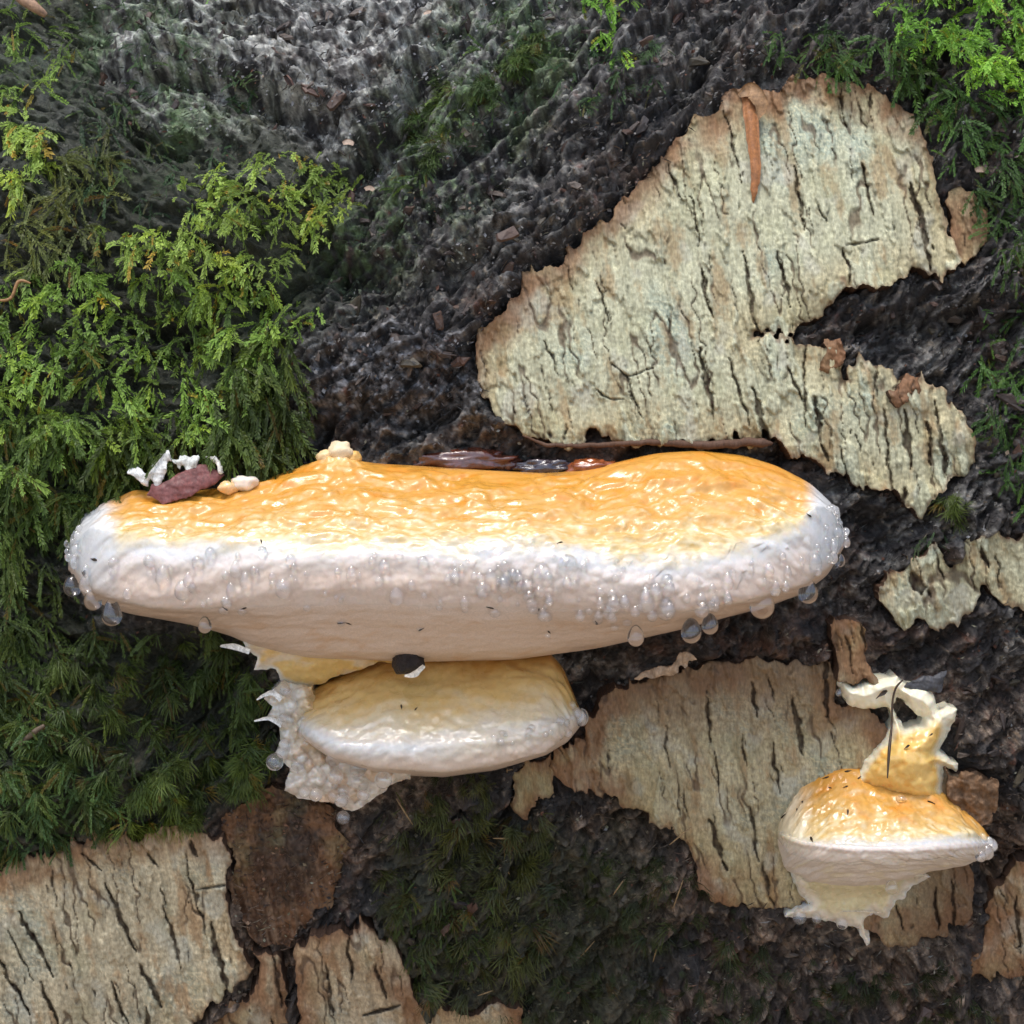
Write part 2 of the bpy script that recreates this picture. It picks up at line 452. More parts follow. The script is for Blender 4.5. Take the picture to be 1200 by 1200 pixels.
aa = axis_coords()
th_f = np.arange(-760, 760.1, 2.1) / R
th = [th_f[-1]]; st = 2.1 / R
while th[-1] < math.pi * 2 + th_f[0] - 0.09:
    st = min(st * 1.10, 0.05); th.append(th[-1] + st)
th.append(math.pi * 2 + th_f[0])
th = np.concatenate([th_f, np.array(th[1:])])
V_AX = np.cross(U, np.array([0, -1.0, 0]))       # the direction round the log, upwards at the front
if V_AX[2] < 0: V_AX = -V_AX
AA, TT = np.meshgrid(aa, th, indexing='ij')
N_ = -np.cos(TT)[..., None] * np.array([0, 1.0, 0]) + np.sin(TT)[..., None] * V_AX
base = np.array([0, R, 0]) + AA[..., None] * U + R * N_
tt = CD / (base[..., 1] + CD)
qx = 600 + base[..., 0] * tt; qy = 600 - base[..., 2] * tt
TW = (TT + math.pi) % (2 * math.pi) - math.pi
front = (np.abs(TW) < 1.0) & (np.abs(AA) < 1500)
qx = np.where(front, qx, AA + 600); qy = np.where(front, qy, 600 - TW * R)
qx, qy = qx.ravel(), qy.ravel()
H = height(qx, qy).reshape(AA.shape)
Pl = base + H[..., None] * N_


def bark_color(px, py):
    c = np.empty(px.shape + (3,)); c[:] = (0.034, 0.030, 0.028)
    n0 = fbm(px / 170.0, py / 120.0, 3, 70)
    n1 = fbm(px / 60.0, py / 60.0, 4, 71); n2 = fbm(px / 22.0, py / 22.0, 4, 72); n3 = fbm(px / 9.0, py / 9.0, 3, 73)
    c = mix(c, (0.060, 0.040, 0.030), sstep(0.08, 0.4, n1 + 0.4 * n3))
    c = mix(c, (0.105, 0.040, 0.024), sstep(0.22, 0.5, n2 + 0.3 * n1) * 0.7)
    c = mix(c, (0.225, 0.218, 0.196), sstep(-0.05, 0.42, n2 * 0.6 + n3 * 0.6 + 0.45 * n0) * 0.8)
    c = mix(c, (0.26, 0.19, 0.12), sstep(0.36, 0.5, n3 + 0.25 * n2) * 0.6)
    # grey lichen film on the upper left
    g = sstep(360, 90, np.hypot((px - 320) * 0.7, (py - 50) * 1.35))
    c = mix(c, (0.48, 0.475, 0.43), g * sstep(-0.2, 0.35, n2 * 0.7 + n3 * 0.6))
    g2 = sstep(110, 30, np.hypot((px - 460) * 0.7, (py - 440) * 1.3))
    c = mix(c, (0.24, 0.24, 0.25), g2 * sstep(-0.05, 0.3, n3 + 0.4 * n2))
    # algae
    g = np.maximum(sstep(150, 40, np.abs((px - 560) * 0.7 + (py - 130) * 0.72) + 0.35 * np.abs(px - 540)), sstep(260, 90, np.hypot(px - 110, (py - 130) * 1.2)))
    c = mix(c, (0.09, 0.16, 0.055), g * sstep(-0.2, 0.3, n1 * 0.6 + n3 * 0.6) * 0.8)
    # brown wet wood near the brackets
    g = np.maximum.reduce([sstep(150, 30, np.hypot((px - 900) * 0.5, (py - 745) * 2.2)), sstep(120, 40, np.hypot((px - 330), (py - 990))), sstep(110, 30, np.hypot((px - 640) * 0.6, (py - 545) * 1.6))])
    c = mix(c, (0.085, 0.040, 0.022), g * sstep(-0.3, 0.3, n2) * 0.8)
    g = sstep(700, 900, py + 60 * n1) * sstep(-0.5, 0.3, n0 + 0.6 * n2)
    c = mix(c, c * (1.15, 0.88, 0.70) + np.array((0.014, 0.006, 0.0)), g * 0.9)
    # mossy brown ground in the lower part
    g = sstep(930, 1010, py + 60 * n1) * sstep(420, 480, px) * sstep(820, 700, px)
    c = mix(c, (0.045, 0.045, 0.022), g * 0.8)
    q1 = px * 0.72 - py * 0.69; q2 = px * 0.69 + py * 0.72; q3 = px * 0.94 + py * 0.34; q4 = -px * 0.34 + py * 0.94
    k = sstep(380, 520, px + 0.35 * py)
    st = fbm(q1 / 22., q2 / 5.0, 3, 81) * k + fbm(q3 / 22., q4 / 5.0, 3, 82) * (1 - k)
    c = c * np.clip(1 + 1.1 * st + 0.8 * fbm(px / 4.6, py / 4.6, 2, 83), 0.25, 2.4)[..., None]
    m = sdf(px, py, [MOSS_LEFT])
    c = mix(c, (0.022, 0.026, 0.012), sstep(20, -20, m) * 0.85)
    return c


log = thing("fallen_birch_log", "mossy fallen birch log with cracked black bark and pale papery bark plates, carrying the brackets", "log",
            np.array([0, R, -R * 0.95]))
lc = bark_color(qx, qy)
part("rough_bark", Pl.reshape(-1, 3), [grid_faces(*AA.shape)[:, ::-1]], M_rough, log, col=lc)
for rg, flip in ((Pl[0], 1), (Pl[-1], -1)):
    nr = len(rg); ri = np.arange(nr - 1)
    part("sawn_end", np.concatenate([rg, rg.mean(0)[None]]), [np.stack([ri, ri + 1, np.full(nr - 1, nr)], 1)[:, ::flip]], M_dead, log, col=np.tile((0.20, 0.14, 0.09), (nr + 1, 1)))
# ground, out of view; its colour is lightened to bounce light upward
gs = 60.0 / PX
gv = np.array([[-gs, -gs, 0], [gs, -gs, 0], [gs, gs, 0], [-gs, gs, 0]], float); gv[:, 2] = -Z0 / PX
g = part("ground", gv, [np.array([[0, 1, 2, 3]])], M_litter, origin=(0, 0, -Z0 / PX), col=np.tile((0.32, 0.26, 0.20), (4, 1)))
tag(g, "leaf litter of the woodland floor under the log, paled to bounce light upward", "ground", kind='structure')


# ------------------------------------------------------------------ sheets: an outline with thickness that follows the log
def sheet(name, rings, hfun, colfun, mat, parent, step=1.6, skirt=14.0, seed=0, wamt=1.0, skirt_col=None, label=None, warpf=None, origin=None):
    pts = np.concatenate([np.array(r, float) for r in rings])
    x0, y0 = pts.min(0) - 14; x1, y1 = pts.max(0) + 14
    gx = np.arange(x0, x1, step); gy = np.arange(y0, y1, step)
    X, Y = np.meshgrid(gx, gy, indexing='ij')
    if warpf: wx, wy = warpf(X, Y)
    else: wx, wy = warp(X, Y, seed, wamt)
    F = sdf(wx, wy, rings)
    g0, g1 = np.gradient(F, step)
    gg = g0 * g0 + g1 * g1 + 0.05
    out = F > 0
    mv = np.where(out, np.minimum(F, 2 * step), 0)
    Xm = X - mv * g0 / np.sqrt(gg); Ym = Y - mv * g1 / np.sqrt(gg)
    nx, ny = X.shape
    idx = np.arange(nx * ny).reshape(nx, ny)
    ins = F < 0
    cell = ins[:-1, :-1] | ins[1:, :-1] | ins[1:, 1:] | ins[:-1, 1:]
    q = np.stack([idx[:-1, :-1][cell], idx[:-1, 1:][cell], idx[1:, 1:][cell], idx[1:, :-1][cell]], 1)
    used = np.unique(q)
    rm = np.full(nx * ny, -1); rm[used] = np.arange(len(used))
    q = rm[q]
    px = Xm.ravel()[used]; py = Ym.ravel()[used]; f = np.minimum(F.ravel()[used], 0)
    h = hfun(px, py, f)
    P = surf(px, py, h)
    c = colfun(px, py, f)
    # skirt
    e = np.concatenate([q[:, [0, 1]], q[:, [1, 2]], q[:, [2, 3]], q[:, [3, 0]]])
    key = np.sort(e, 1); k1 = key[:, 0].astype(np.int64) * (len(used) + 1) + key[:, 1]
    _, inv, cnt = np.unique(k1, return_inverse=True, return_counts=True)
    be = e[cnt[inv] == 1]
    bv = np.unique(be); mp = np.full(len(used), -1); mp[bv] = np.arange(len(bv))
    top = len(used) + mp; bot = len(used) + len(bv) + mp
    Pb = P[bv]; Nb = nrm(Pb)
    cb = c[bv] * 0.8 if skirt_col is None else np.tile(skirt_col, (len(bv), 1))
    V = np.concatenate([P, Pb, Pb - Nb * skirt]); C = np.concatenate([c, cb, cb])
    sk = np.stack([top[be[:, 1]], top[be[:, 0]], bot[be[:, 0]], bot[be[:, 1]]], 1)
    # faces look towards the camera
    f3 = V[q[:, [0, 1, 2]]]
    nn = np.cross(f3[:, 1] - f3[:, 0], f3[:, 2] - f3[:, 0])
    if (nn[:, 1].mean() > 0): q = q[:, ::-1]; sk = sk[:, ::-1]
    return part(name, V, [q, sk], mat, parent, col=C, label=label, origin=origin)


# lenticels: x0,y0,x1,y1,width
LENT = [(929,195,944,270,3.2),(1008,190,1024,255,3.2),(1067,215,1092,318,7),(989,290,998,334,3),(910,295,929,360,3.4),(870,295,890,400,3.2),
 (992,287,1012,285,2),(1012,285,1032,280,1.6),(823,315,833,372,4),(733,440,752,490,2.6),(715,425,733,441,2),(733,441,748,438,1.6),(748,438,768,430,1.4),(700,457,716,468,2.4),(716,468,730,468,1.8),(853,420,880,500,3),(820,408,838,492,4.5),(882,455,900,515,6),(922,432,942,470,3),(953,465,968,540,5),
 (984,520,995,560,2.4),(1035,480,1048,585,3),(1060,480,1066,550,6),(1088,495,1092,545,5),(1097,470,1108,560,3.6),(943,398,946,500,2.6),(1025,420,1025,465,3),(1059,572,1060,600,4),
 (700,330,712,380,2.4),(640,400,655,440,2.2),(850,130,870,215,2),(782,190,800,235,2.2),(810,230,820,290,2.4),(985,105,988,135,3),(1018,110,1022,130,2.4),(960,240,968,262,2),
 (880,800,888,840,4),(930,818,940,885,5.5),(905,870,912,930,3),(870,860,874,900,2.4),(838,880,842,920,2.4),(966,775,970,840,6),(828,810,832,870,3.4),(878,945,890,1010,3),(832,960,850,1020,5),(780,850,784,900,2.2),
 (900,790,905,820,2),(1096,1040,1098,1090,4),(1115,1030,1118,1090,3.4),(1050,1060,1060,1090,2.4),(895,1010,905,1060,3),
 (125,1035,158,1115,4.5),(22,1068,64,1145,4.5),(0,1125,34,1190,3.6),(48,1150,80,1230,4),(165,1130,190,1180,5.5),(188,1040,196,1060,2.4),(193,1060,213,1135,3),(218,1012,236,1075,3.2),(222,985,232,1003,6),(246,1080,268,1165,5.5),(95,1000,120,1020,3),(175,1000,185,1015,3),(230,1042,265,1037,3),(130,1150,150,1200,3.4),(170,1180,176,1230,5),
 (60,1015,62,1040,2),(10,1090,40,1150,2),(320,1120,330,1180,4),(318,1190,326,1290,3),(408,1095,412,1150,3.6),(383,1130,390,1190,3),(440,1130,452,1170,3),(425,1190,470,1178,4),(1190,1050,1195,1110,4),
 (1085,690,1092,700,2.4),(1150,640,1156,665,5),(1168,650,1172,690,2),(1070,672,1080,696,13),(1098,655,1106,680,2.4),(990,745,1000,790,2.4),(1010,735,1014,760,2)]
rng = np.random.default_rng(7)


def make_plate(k):
    pl = PLATES[k]
    p = np.array(pl['poly']); x0, y0 = p.min(0); x1, y1 = p.max(0)
    les = [l for l in LENT if x0 - 5 < l[0] < x1 + 5 and y0 - 5 < l[1] < y1 + 5]
    n_r = int((min(x1, 1220) - max(x0, -20)) * (min(y1, 1220) - y0) / 3400)
    for _ in range(n_r):
        x = rng.uniform(max(x0, -20), min(x1, 1220)); y = rng.uniform(y0, min(y1, 1220))
        L = 6 + 40 * rng.random() ** 2.6; a = rng.normal(0, 0.09)
        les.append((x, y, x + L * (GX + a), y + L * GY, 0.7 + 1.1 * rng.random() ** 2))
    # cracks of the brown margin and slits cut a little deeper
    tint = np.array(pl['tint']) * (0.86, 0.885, 0.88)
    s = 300 + 41 * k
    state = {}

    def field(px, py):
        dep = np.zeros(px.shape); dk = np.zeros(px.shape)
        jx = px + 3.4 * noise(px / 17.0, py / 24.0, s + 2) + 1.6 * noise(px / 8.0, py / 11.0, s + 3) + 0.8 * noise(px / 3.0, py / 4.0, s + 4)
        for (ax, ay, bx, by, w) in les:
            m = (px > min(ax, bx) - 12) & (px < max(ax, bx) + 12) & (py > min(ay, by) - 12) & (py < max(ay, by) + 12)
            if not m.any(): continue
            d, t = seg_d(jx[m], py[m], ax, ay, bx, by)
            ww = w * (0.2 + 0.8 * np.sin(np.pi * np.clip(t, 0.02, 0.98)) ** 0.8) * 0.52 * (1 + 0.7 * noise(px[m] / 8., py[m] / 11., s + 5))
            v = sstep(ww + 0.9, ww - 0.7, d)
            dep[m] = np.maximum(dep[m], v * min(9, 3.0 + 1.6 * w)); dk[m] = np.maximum(dk[m], v)
        return dep, dk

    def hf(px, py, f):
        dep, dk = field(px, py); state['dk'] = dk
        w = px * GY - py * GX
        lm = pl.get('lump', 0.0)
        crk = sstep(0.92, 0.98, 1 - np.abs(noise(w / 21.0 + 0.25 * noise(px / 11., py / 16., s + 41), py / 150.0, s + 40))) * sstep(-0.1, 0.2, noise(px / 60., py / 90., s + 42))
        state['crk'] = crk
        dep = dep + 3.0 * crk
        h = pl['h'] + 8 * fbm(px / 110.0, py / 130.0, 3, s) + lm * (7 * ridged(px / 30., py / 26., 3, s + 50) + 5 * fbm(px / 12., py / 12., 3, s + 51)) + 2.2 * fbm(w / 14.0, py / 70.0, 3, s + 1) + 0.9 * fbm(w / 4.0, py / 22.0, 3, s + 2) + 0.9 * noise(px / 4.0, py / 5.0, s + 6)
        edge = np.exp(f / 5.0)
        curl = np.exp(f / 13.0) * 15 * np.maximum(noise(px / 50.0, py / 50.0, s + 7), -0.3)
        # layered tears: thin steps of peeled paper
        l1 = sstep(-0.03, 0.03, fbm(w / 40.0, py / 100.0, 4, s + 8) - 0.06 + 0.004 * f); l2 = sstep(-0.025, 0.025, fbm(w / 24.0, py / 60.0, 4, s + 9) - 0.2)
        state['lay'] = l1; lay = 4.0 * l1 + 3.0 * l2 + 0.9 * ridged(px / 9., py / 15., 3, s + 10)
        return h - dep + curl - 2.5 * edge + lay

    def cf(px, py, f):
        w = px * GY - py * GX
        n1 = fbm(px / 110.0, py / 110.0, 3, s + 20); n2 = fbm(w / 7.0, py / 60.0, 4, s + 21); n3 = fbm(px / 4.5, py / 6.5, 3, s + 22)
        c = np.tile(tint, (len(px), 1)) * 1.08
        c = mix(c, tint * (0.86, 0.99, 1.12), sstep(0, 0.4, n1))
        worm = ridged(px / 5.5 + 0.6 * noise(px / 5., py / 5., s + 31), py / 7.5, 2, s + 30)
        c = c * (1 + 0.34 * n2 + 0.42 * n3)[:, None]
        c = mix(c, np.minimum(tint * 1.6, 0.78), sstep(0.45, 0.85, worm) * sstep(-0.3, 0.2, n2 + n1) * 0.75)
        c = mix(c, tint * 0.55, sstep(-0.05, -0.5, worm) * 0.65)
        c = mix(c, tint * (0.80, 0.56, 0.40), sstep(0.10, 0.42, fbm(w / 26.0, py / 80.0, 3, s + 23) + 0.25 * n3) * 0.65)
        c = mix(c, c * (0.92, 0.80, 0.68), (1 - state['lay']) * sstep(-70, -5, f) * 0.8)
        c = mix(c, (0.42, 0.41, 0.33), sstep(0.15, 0.4, fbm(px / 46.0, py / 56.0, 3, s + 27)) * 0.5 * (1 - pl.get('lump', 0) * 0.9))
        # torn, stained margin
        ed = sstep(-44, -4, f + 38 * fbm(px / 34.0, py / 34.0, 3, s + 24))
        up = sstep(-0.15, 0.25, noise(px / 120.0, py / 120.0, s + 25) + (0.25 if k != 2 else -0.2))
        if k == 0: up = sstep(130, 20, (py - 105) - np.maximum(0, (820 - px)) * 1.05)
        if k == 6: up = sstep(1100, 1015, py + 0.22 * px) * 0.9
        c = mix(c, (0.21, 0.105, 0.050), ed * up * 0.85)
        c = mix(c, (0.16, 0.08, 0.042), sstep(-5, -0.5, f) * 0.6)
        # green algae film
        c = mix(c, (0.26, 0.26, 0.13), sstep(0.05, 0.4, fbm(px / 60.0, py / 60.0, 3, s + 26)) * 0.22)
        if k == 7:
            c = mix(c, (0.20, 0.125, 0.075), sstep(985, 1060, py + 40 * n1) * sstep(-0.1, 0.3, n2 + 0.5 * n1) * 0.8)
            c = mix(c, (0.03, 0.02, 0.015), sstep(0.1, 0.4, n1 - 0.3 * n3) * 0.7)
        if k == 3:
            c = mix(c, (0.17, 0.10, 0.055), sstep(905, 800, py + 40 * n1 + 25 * n3) * 0.75)
            c = mix(c, (0.14, 0.08, 0.045), sstep(1010, 1100, px + 30 * n3) * 0.7)
        c = mix(c, (0.10, 0.062, 0.038), state['crk'] * 0.75)
        c = mix(c, (0.062, 0.040, 0.027), state['dk'] * (0.8 + 0.35 * noise(px / 6., py / 9., s + 33)))
        return c
    far = sum(1 for q in pl['poly'] if -20 < q[0] < 1220 and -20 < q[1] < 1220)
    return sheet("bark_plate", [pl['poly']], hf, cf, M_birch, log, step=1.5, skirt=pl['h'] + 26, seed=100 + k * 13, skirt_col=(0.07, 0.04, 0.025), label=pl['lab'])


plates = [make_plate(k) for k in range(len(PLATES))]


def tube(path, rad, nseg=8, closed_ends=True):
    """path (n,3), rad (n,) -> verts, [quads, tris]"""
    path = np.asarray(path, float); rad = np.asarray(rad, float)
    T = np.gradient(path, axis=0); T /= np.linalg.norm(T, axis=1, keepdims=True) + 1e-9
    ref = np.array([0.13, -0.9, 0.41]); A = np.cross(T, ref); A /= np.linalg.norm(A, axis=1, keepdims=True) + 1e-9
    B = np.cross(T, A)
    ph = np.arange(nseg) * 2 * math.pi / nseg
    V = path[:, None] + rad[:, None, None] * (np.cos(ph)[None, :, None] * A[:, None] + np.sin(ph)[None, :, None] * B[:, None])
    n = len(path)
    i = np.arange(n * nseg).reshape(n, nseg); j = np.roll(i, -1, 1)
    q = np.stack([i[:-1].ravel(), j[:-1].ravel(), j[1:].ravel(), i[1:].ravel()], 1)
    V = np.concatenate([V.reshape(-1, 3), path[:1], path[-1:]])
    a, b = n * nseg, n * nseg + 1
    t = np.concatenate([np.stack([j[0], i[0], np.full(nseg, a)], 1), np.stack([i[-1], j[-1], np.full(nseg, b)], 1)])
    return V, [q, t]


# rolled brown lip along the lower edge of the large plate
lx = np.linspace(612, 906, 90)
ly = np.interp(lx, [612, 640, 700, 760, 830, 880, 906], [510, 522, 522, 518, 522, 518, 520]) + 1.5 * noise(lx / 14.0, 0 * lx, 4)
lp = surf(lx, ly, 22 + 2 * noise(lx / 20.0, 0 * lx, 6))
lr = np.interp(lx, [612, 640, 760, 860, 897, 906], [0.8, 2.4, 3.5, 5.5, 5.0, 1.0]) * (1 + 0.2 * noise(lx / 8.0, 0 * lx, 9))
v, f = tube(lp, lr, 10)
lip = part("curled_edge", v, f, M_birch, log, col=np.tile((0.10, 0.055, 0.035), (len(v), 1)))
lip.parent = plates[0]


# ------------------------------------------------------------------ loose crumbs and flakes on the rough bark
def flake_mesh(seed):
    r = np.random.default_rng(seed)
    n = 9
    a = np.sort(r.uniform(0, 2 * math.pi, n))
    rad = r.uniform(0.6, 1.1, n)
    t = np.stack([rad * np.cos(a), rad * np.sin(a) * 0.62, r.uniform(0.10, 0.34, n)], 1)
    b = t * (1.12, 1.12, 0); b[:, 2] = -0.4
    cv = np.array([[r.normal(0, .1), r.normal(0, .1), 0.45 + r.uniform(0, .2)]])
    V = np.concatenate([t, b, cv])
    i = np.arange(n); j = (i + 1) % n
    c = np.tile((0.05, 0.04, 0.035), (len(V), 1)) * r.uniform(0.7, 1.4, (len(V), 1))
    return V, [np.stack([i, i + n, j + n, j], 1)[:, ::-1], np.stack([i, j, np.full(n, 2 * n)], 1)], c


fl_cols = [(0.035, 0.029, 0.026), (0.055, 0.038, 0.028), (0.028, 0.026, 0.026), (0.09, 0.085, 0.075), (0.06, 0.036, 0.026), (0.045, 0.045, 0.03)]
fl_meshes = []
for i in range(18):
    v, f, c = flake_mesh(40 + i)
    fl_meshes.append(mesh_of("bark_flake", v * PX, f, col=c / 0.045 * np.array(fl_cols[i % 6]), mat=M_rough, smooth=False))
from mathutils import Matrix
FL_ZONES = [([(380,20),(900,-10),(930,60),(800,150),(700,250),(560,380),(550,470),(400,500),(350,420),(400,260)], 130), ([(90,20),(420,10),(400,180),(200,160),(110,110)], 45),
            ([(940,390),(1100,330),(1200,320),(1200,560),(1150,560),(1130,460),(1040,420)], 26), ([(1000,780),(1200,740),(1200,1000),(1160,1000),(1120,850)], 26),
            ([(420,930),(620,930),(800,1010),(850,1080),(1100,1120),(1150,1200),(620,1200),(480,1120)], 60)]
lw = Vector(log.location)
for zone, cnt in FL_ZONES:
    zp = np.array(zone, float); got = 0
    while got < cnt:
        x = rng.uniform(zp[:, 0].min(), zp[:, 0].max()); y = rng.uniform(zp[:, 1].min(), zp[:, 1].max())
        if sdf(np.array([x]), np.array([y]), [zone])[0] > 0: continue
        if plates_mask(np.array([x]), np.array([y]), 4.0)[0] > 0.02: continue
        got += 1
        hh = height(np.array([x]), np.array([y]))
        p = surf(np.array([x]), np.array([y]), hh)[0]
        n = nrm(p[None])[0] + rng.normal(0, 0.45, 3); n /= np.linalg.norm(n)
        o = bpy.data.objects.new("bark_flake", fl_meshes[rng.integers(18)])
        COL.objects.link(o); o.parent = log
        q = Vector(n).to_track_quat('Z', 'Y').to_matrix().to_4x4() @ Matrix.Rotation(rng.uniform(0, 6.28), 4, 'Z')
        s = 4.5 + 8 * rng.random() ** 2
        o.matrix_local = Matrix.Translation(Vector(to_w(p)) - lw) @ q @ Matrix.Diagonal((s * 1.5, s, s * 0.5, 1))


# loose fibres and crumbs that roughen the black bark: nobody could count them
def fibres(n, seed):
    r = np.random.default_rng(seed)
    x = r.uniform(-40, 1240, n); y = r.uniform(-40, 1240, n)
    pm = plates_mask(x, y, 5.0); pm = np.where(sdf(x, y, [PLATES[7]['poly']]) < 4, 0.0, pm); ok = (pm < 0.55) & ((sdf(x, y, [MOSS_LEFT]) > -25) | (r.random(n) < 0.25))
    x, y = x[ok], y[ok]; n = len(x)
    hh = height(x, y); hh = np.where(sdf(x, y, [PLATES[7]['poly']]) < 2, np.maximum(hh, 12.0), hh); P = surf(x, y, hh - 0.5); N = nrm(P)
    right = np.array([1.0, 0, 0]); right = right - (N @ right)[:, None] * N; right /= np.linalg.norm(right, axis=1, keepdims=True)
    up = np.cross(right, N); up *= np.sign(up[:, 2:3])
    a = np.where(r.random(n) < 0.6, r.normal(0.75, 0.55, n), r.uniform(0, 6.3, n))
    T_ = np.cos(a)[:, None] * right + np.sin(a)[:, None] * up + N * r.uniform(-0.1, 0.75, n)[:, None]
    T_ /= np.linalg.norm(T_, axis=1, keepdims=True)
    B_ = np.cross(T_, N + r.normal(0, 0.5, (n, 3))); B_ /= np.linalg.norm(B_, axis=1, keepdims=True)
    L = 3 + 15 * r.random(n) ** 2.5; W = 0.5 + 2.4 * r.random(n) ** 2 * (L < 9)
    m = P + T_ * (L * 0.5)[:, None] + N * (0.12 * L)[:, None]
    V = np.stack([P, m + B_ * W[:, None], P + T_ * L[:, None], m - B_ * W[:, None]], 1).reshape(-1, 3)
    c = bark_color(x, y) * r.uniform(0.6, 2.3, n)[:, None]
    c = np.where((r.random(n) < 0.03)[:, None], np.array((0.26, 0.19, 0.13)) * r.uniform(0.5, 1.4, n)[:, None], c)
    c = np.minimum(c, 0.24)
    c = np.where((r.random(n) < 0.04)[:, None], np.array((0.12, 0.05, 0.028)), c)
    i = np.arange(n)[:, None] * 4
    o = part("bark_fibre", V, [np.concatenate([i + [0, 1, 2], i + [0, 2, 3]])], M_rough, log, col=np.repeat(c, 4, 0), smooth=False)
    o['kind'] = 'stuff'


fibres(55000, 5)

# ------------------------------------------------------------------ brackets
def spline(c, t):
    """Catmull-Rom through control rows c (k, ...) at t in [0, k-1]"""
    k = len(c)
    i = np.clip(np.floor(t).astype(int), 0, k - 2); u = (t - i)
    g = lambda j: c[np.clip(j, 0, k - 1)]
    sh = (len(t),) + (1,) * (c.ndim - 1); u = u.reshape(sh)
    p0, p1, p2, p3 = g(i - 1), g(i), g(i + 1), g(i + 2)
    return 0.5 * (2 * p1 + (p2 - p0) * u + (2 * p0 - 5 * p1 + 4 * p2 - p3) * u ** 2 + (3 * p1 - p0 - 3 * p2 + p3) * u ** 3)


def smooth_interp(x, kx, ky):
    y = np.interp(x, kx, ky)
    return y


class Bracket:
    def __init__(s, x0, x1, zt, zw, zr, zu, zb, depth, power, ybase, nu, nv, back=45.0, seed=0):
        s.x0, s.x1, s.curves, s.depth, s.power, s.yb, s.back, s.seed = x0, x1, [np.array(c, float) for c in (zt, zw, zr, zu, zb)], depth, power, ybase, back, seed
        s.nu, s.nv = nu, nv
        u = np.linspace(0, 1, nu)
        s.px = (x0 + x1) / 2 - (x1 - x0) / 2 * np.cos(math.pi * u)
        s.t = np.linspace(0, 9, nv)
        zs = []
        for c in s.curves:
            y = np.interp(s.px, c[:, 0], c[:, 1])
            k = np.hanning(max(5, nu // 22) | 1); k /= k.sum(); pad = len(k) // 2
            y = np.convolve(np.pad(y, pad, 'edge'), k, 'valid') * 0.8 + y * 0.2
            zs.append(y)
        zt_, zw_, zr_, zu_, zb_ = zs
        q = np.clip(np.abs((s.px - (x0 + x1) / 2) / ((x1 - x0) / 2)), 0, 1)
        E = depth * np.maximum(1 - q ** power, 0) ** (1 / power)
        s.E = E
        B = np.full(nu, -back)
        cy = np.stack([zt_ + 2, zt_, zt_ + .33 * (zw_ - zt_), zt_ + .76 * (zw_ - zt_), zw_, zr_, zu_, zu_ + .5 * (zb_ - zu_), zb_, zb_ + 3])
        cd = np.stack([B, .12 * E, .46 * E, .80 * E, .94 * E, 1.0 * E, .93 * E, .70 * E, .36 * E, B])
        s.PY = spline(cy, s.t).T; s.D = spline(cd, s.t).T       # (nu, nv)
        s.PXg = np.repeat(s.px[:, None], nv, 1)
        s.P = at_y(s.PXg, s.PY, ybase - s.D)
        s.T = np.repeat(s.t[None], nu, 0)
        s.calc_n()

    def calc_n(s):
        a = np.gradient(s.P, axis=0); b = np.gradient(s.P, axis=1)
        n = np.cross(a, b); l = np.linalg.norm(n, axis=-1, keepdims=True)
        n = n / np.maximum(l, 1e-9)
        n[0] = n[1]; n[-1] = n[-2]
        mid = n[s.nu // 2, int(s.nv * 5 / 9)]
        s.sign = -1 if mid[1] > 0 else 1
        s.N = n * s.sign

    def displace(s, d):
        s.P = s.P + s.N * d[..., None]
        s.calc_n()

    def arc(s):
        """coordinates on the skin in layout units, for noise"""
        v = np.cumsum(np.concatenate([np.zeros((s.nu, 1)), np.linalg.norm(np.diff(s.P, axis=1), axis=-1)], 1), 1)
        return s.PXg, v

    def build(s, parent, col, cuts, names, mats):
        Nn = s.N.reshape(s.nu, s.nv, 3)
        for (a, b), nm, mt in zip(cuts, names, mats):
            ia, ib = int(round(a / 9 * (s.nv - 1))), int(round(b / 9 * (s.nv - 1)))
            sub = s.P[:, ia:ib + 1]
            f = grid_faces(s.nu, ib - ia + 1)
            if s.sign < 0: f = f[:, ::-1]
            part(nm, sub.reshape(-1, 3), [f], mt, parent, col=col[:, ia:ib + 1].reshape(-1, 3), normals=Nn[:, ia:ib + 1].reshape(-1, 3))

    def pick(s, px, t):
        i = int(np.argmin(np.abs(s.px - px))); j = int(round(t / 9 * (s.nv - 1)))
        return s.P[i, j], s.N[i, j]


ORANGE, YELLOW, WHITE, BEIGE = np.array((0.57, 0.265, 0.038)), np.array((0.59, 0.41, 0.155)), np.array((0.56, 0.555, 0.54)), np.array((0.65, 0.49, 0.37))

zt = [(82,632),(92,606),(120,590),(160,574),(200,580),(260,572),(320,560),(360,545),(420,544),(480,547),(540,551),(600,554),(640,556),(690,552),(730,542),(770,533),(820,530),(870,535),(910,547),(950,567),(975,590),(990,622)]
zw = [(82,640),(110,622),(140,628),(200,640),(280,634),(350,640),(420,640),(480,642),(540,640),(600,636),(640,638),(700,650),(760,655),(820,650),(880,638),(930,620),(955,597),(975,602),(990,626)]
zr = [(82,650),(110,662),(200,668),(300,668),(420,660),(540,668),(640,672),(740,685),(820,680),(900,665),(960,640),(990,630)]
zu = [(82,662),(110,690),(180,710),(260,708),(340,703),(420,700),(540,705),(640,708),(740,715),(800,715),(880,700),(940,682),(975,660),(990,634)]
zb = [(82,668),(100,700),(150,717),(220,729),(270,742),(300,756),(360,768),(480,772),(600,770),(700,757),(800,735),(900,708),(940,694),(970,672),(990,638)]
big = Bracket(80, 992, zt, zw, zr, zu, zb, 165, 2.6, surf(536., 640.)[1] - 14, 760, 230, seed=1)
X, Vv = big.arc(); T = big.T
mt_top = sstep(0.8, 1.6, T) * sstep(4.3, 3.4, T)
mt_rim = sstep(3.4, 4.3, T) * sstep(6.4, 5.6, T)
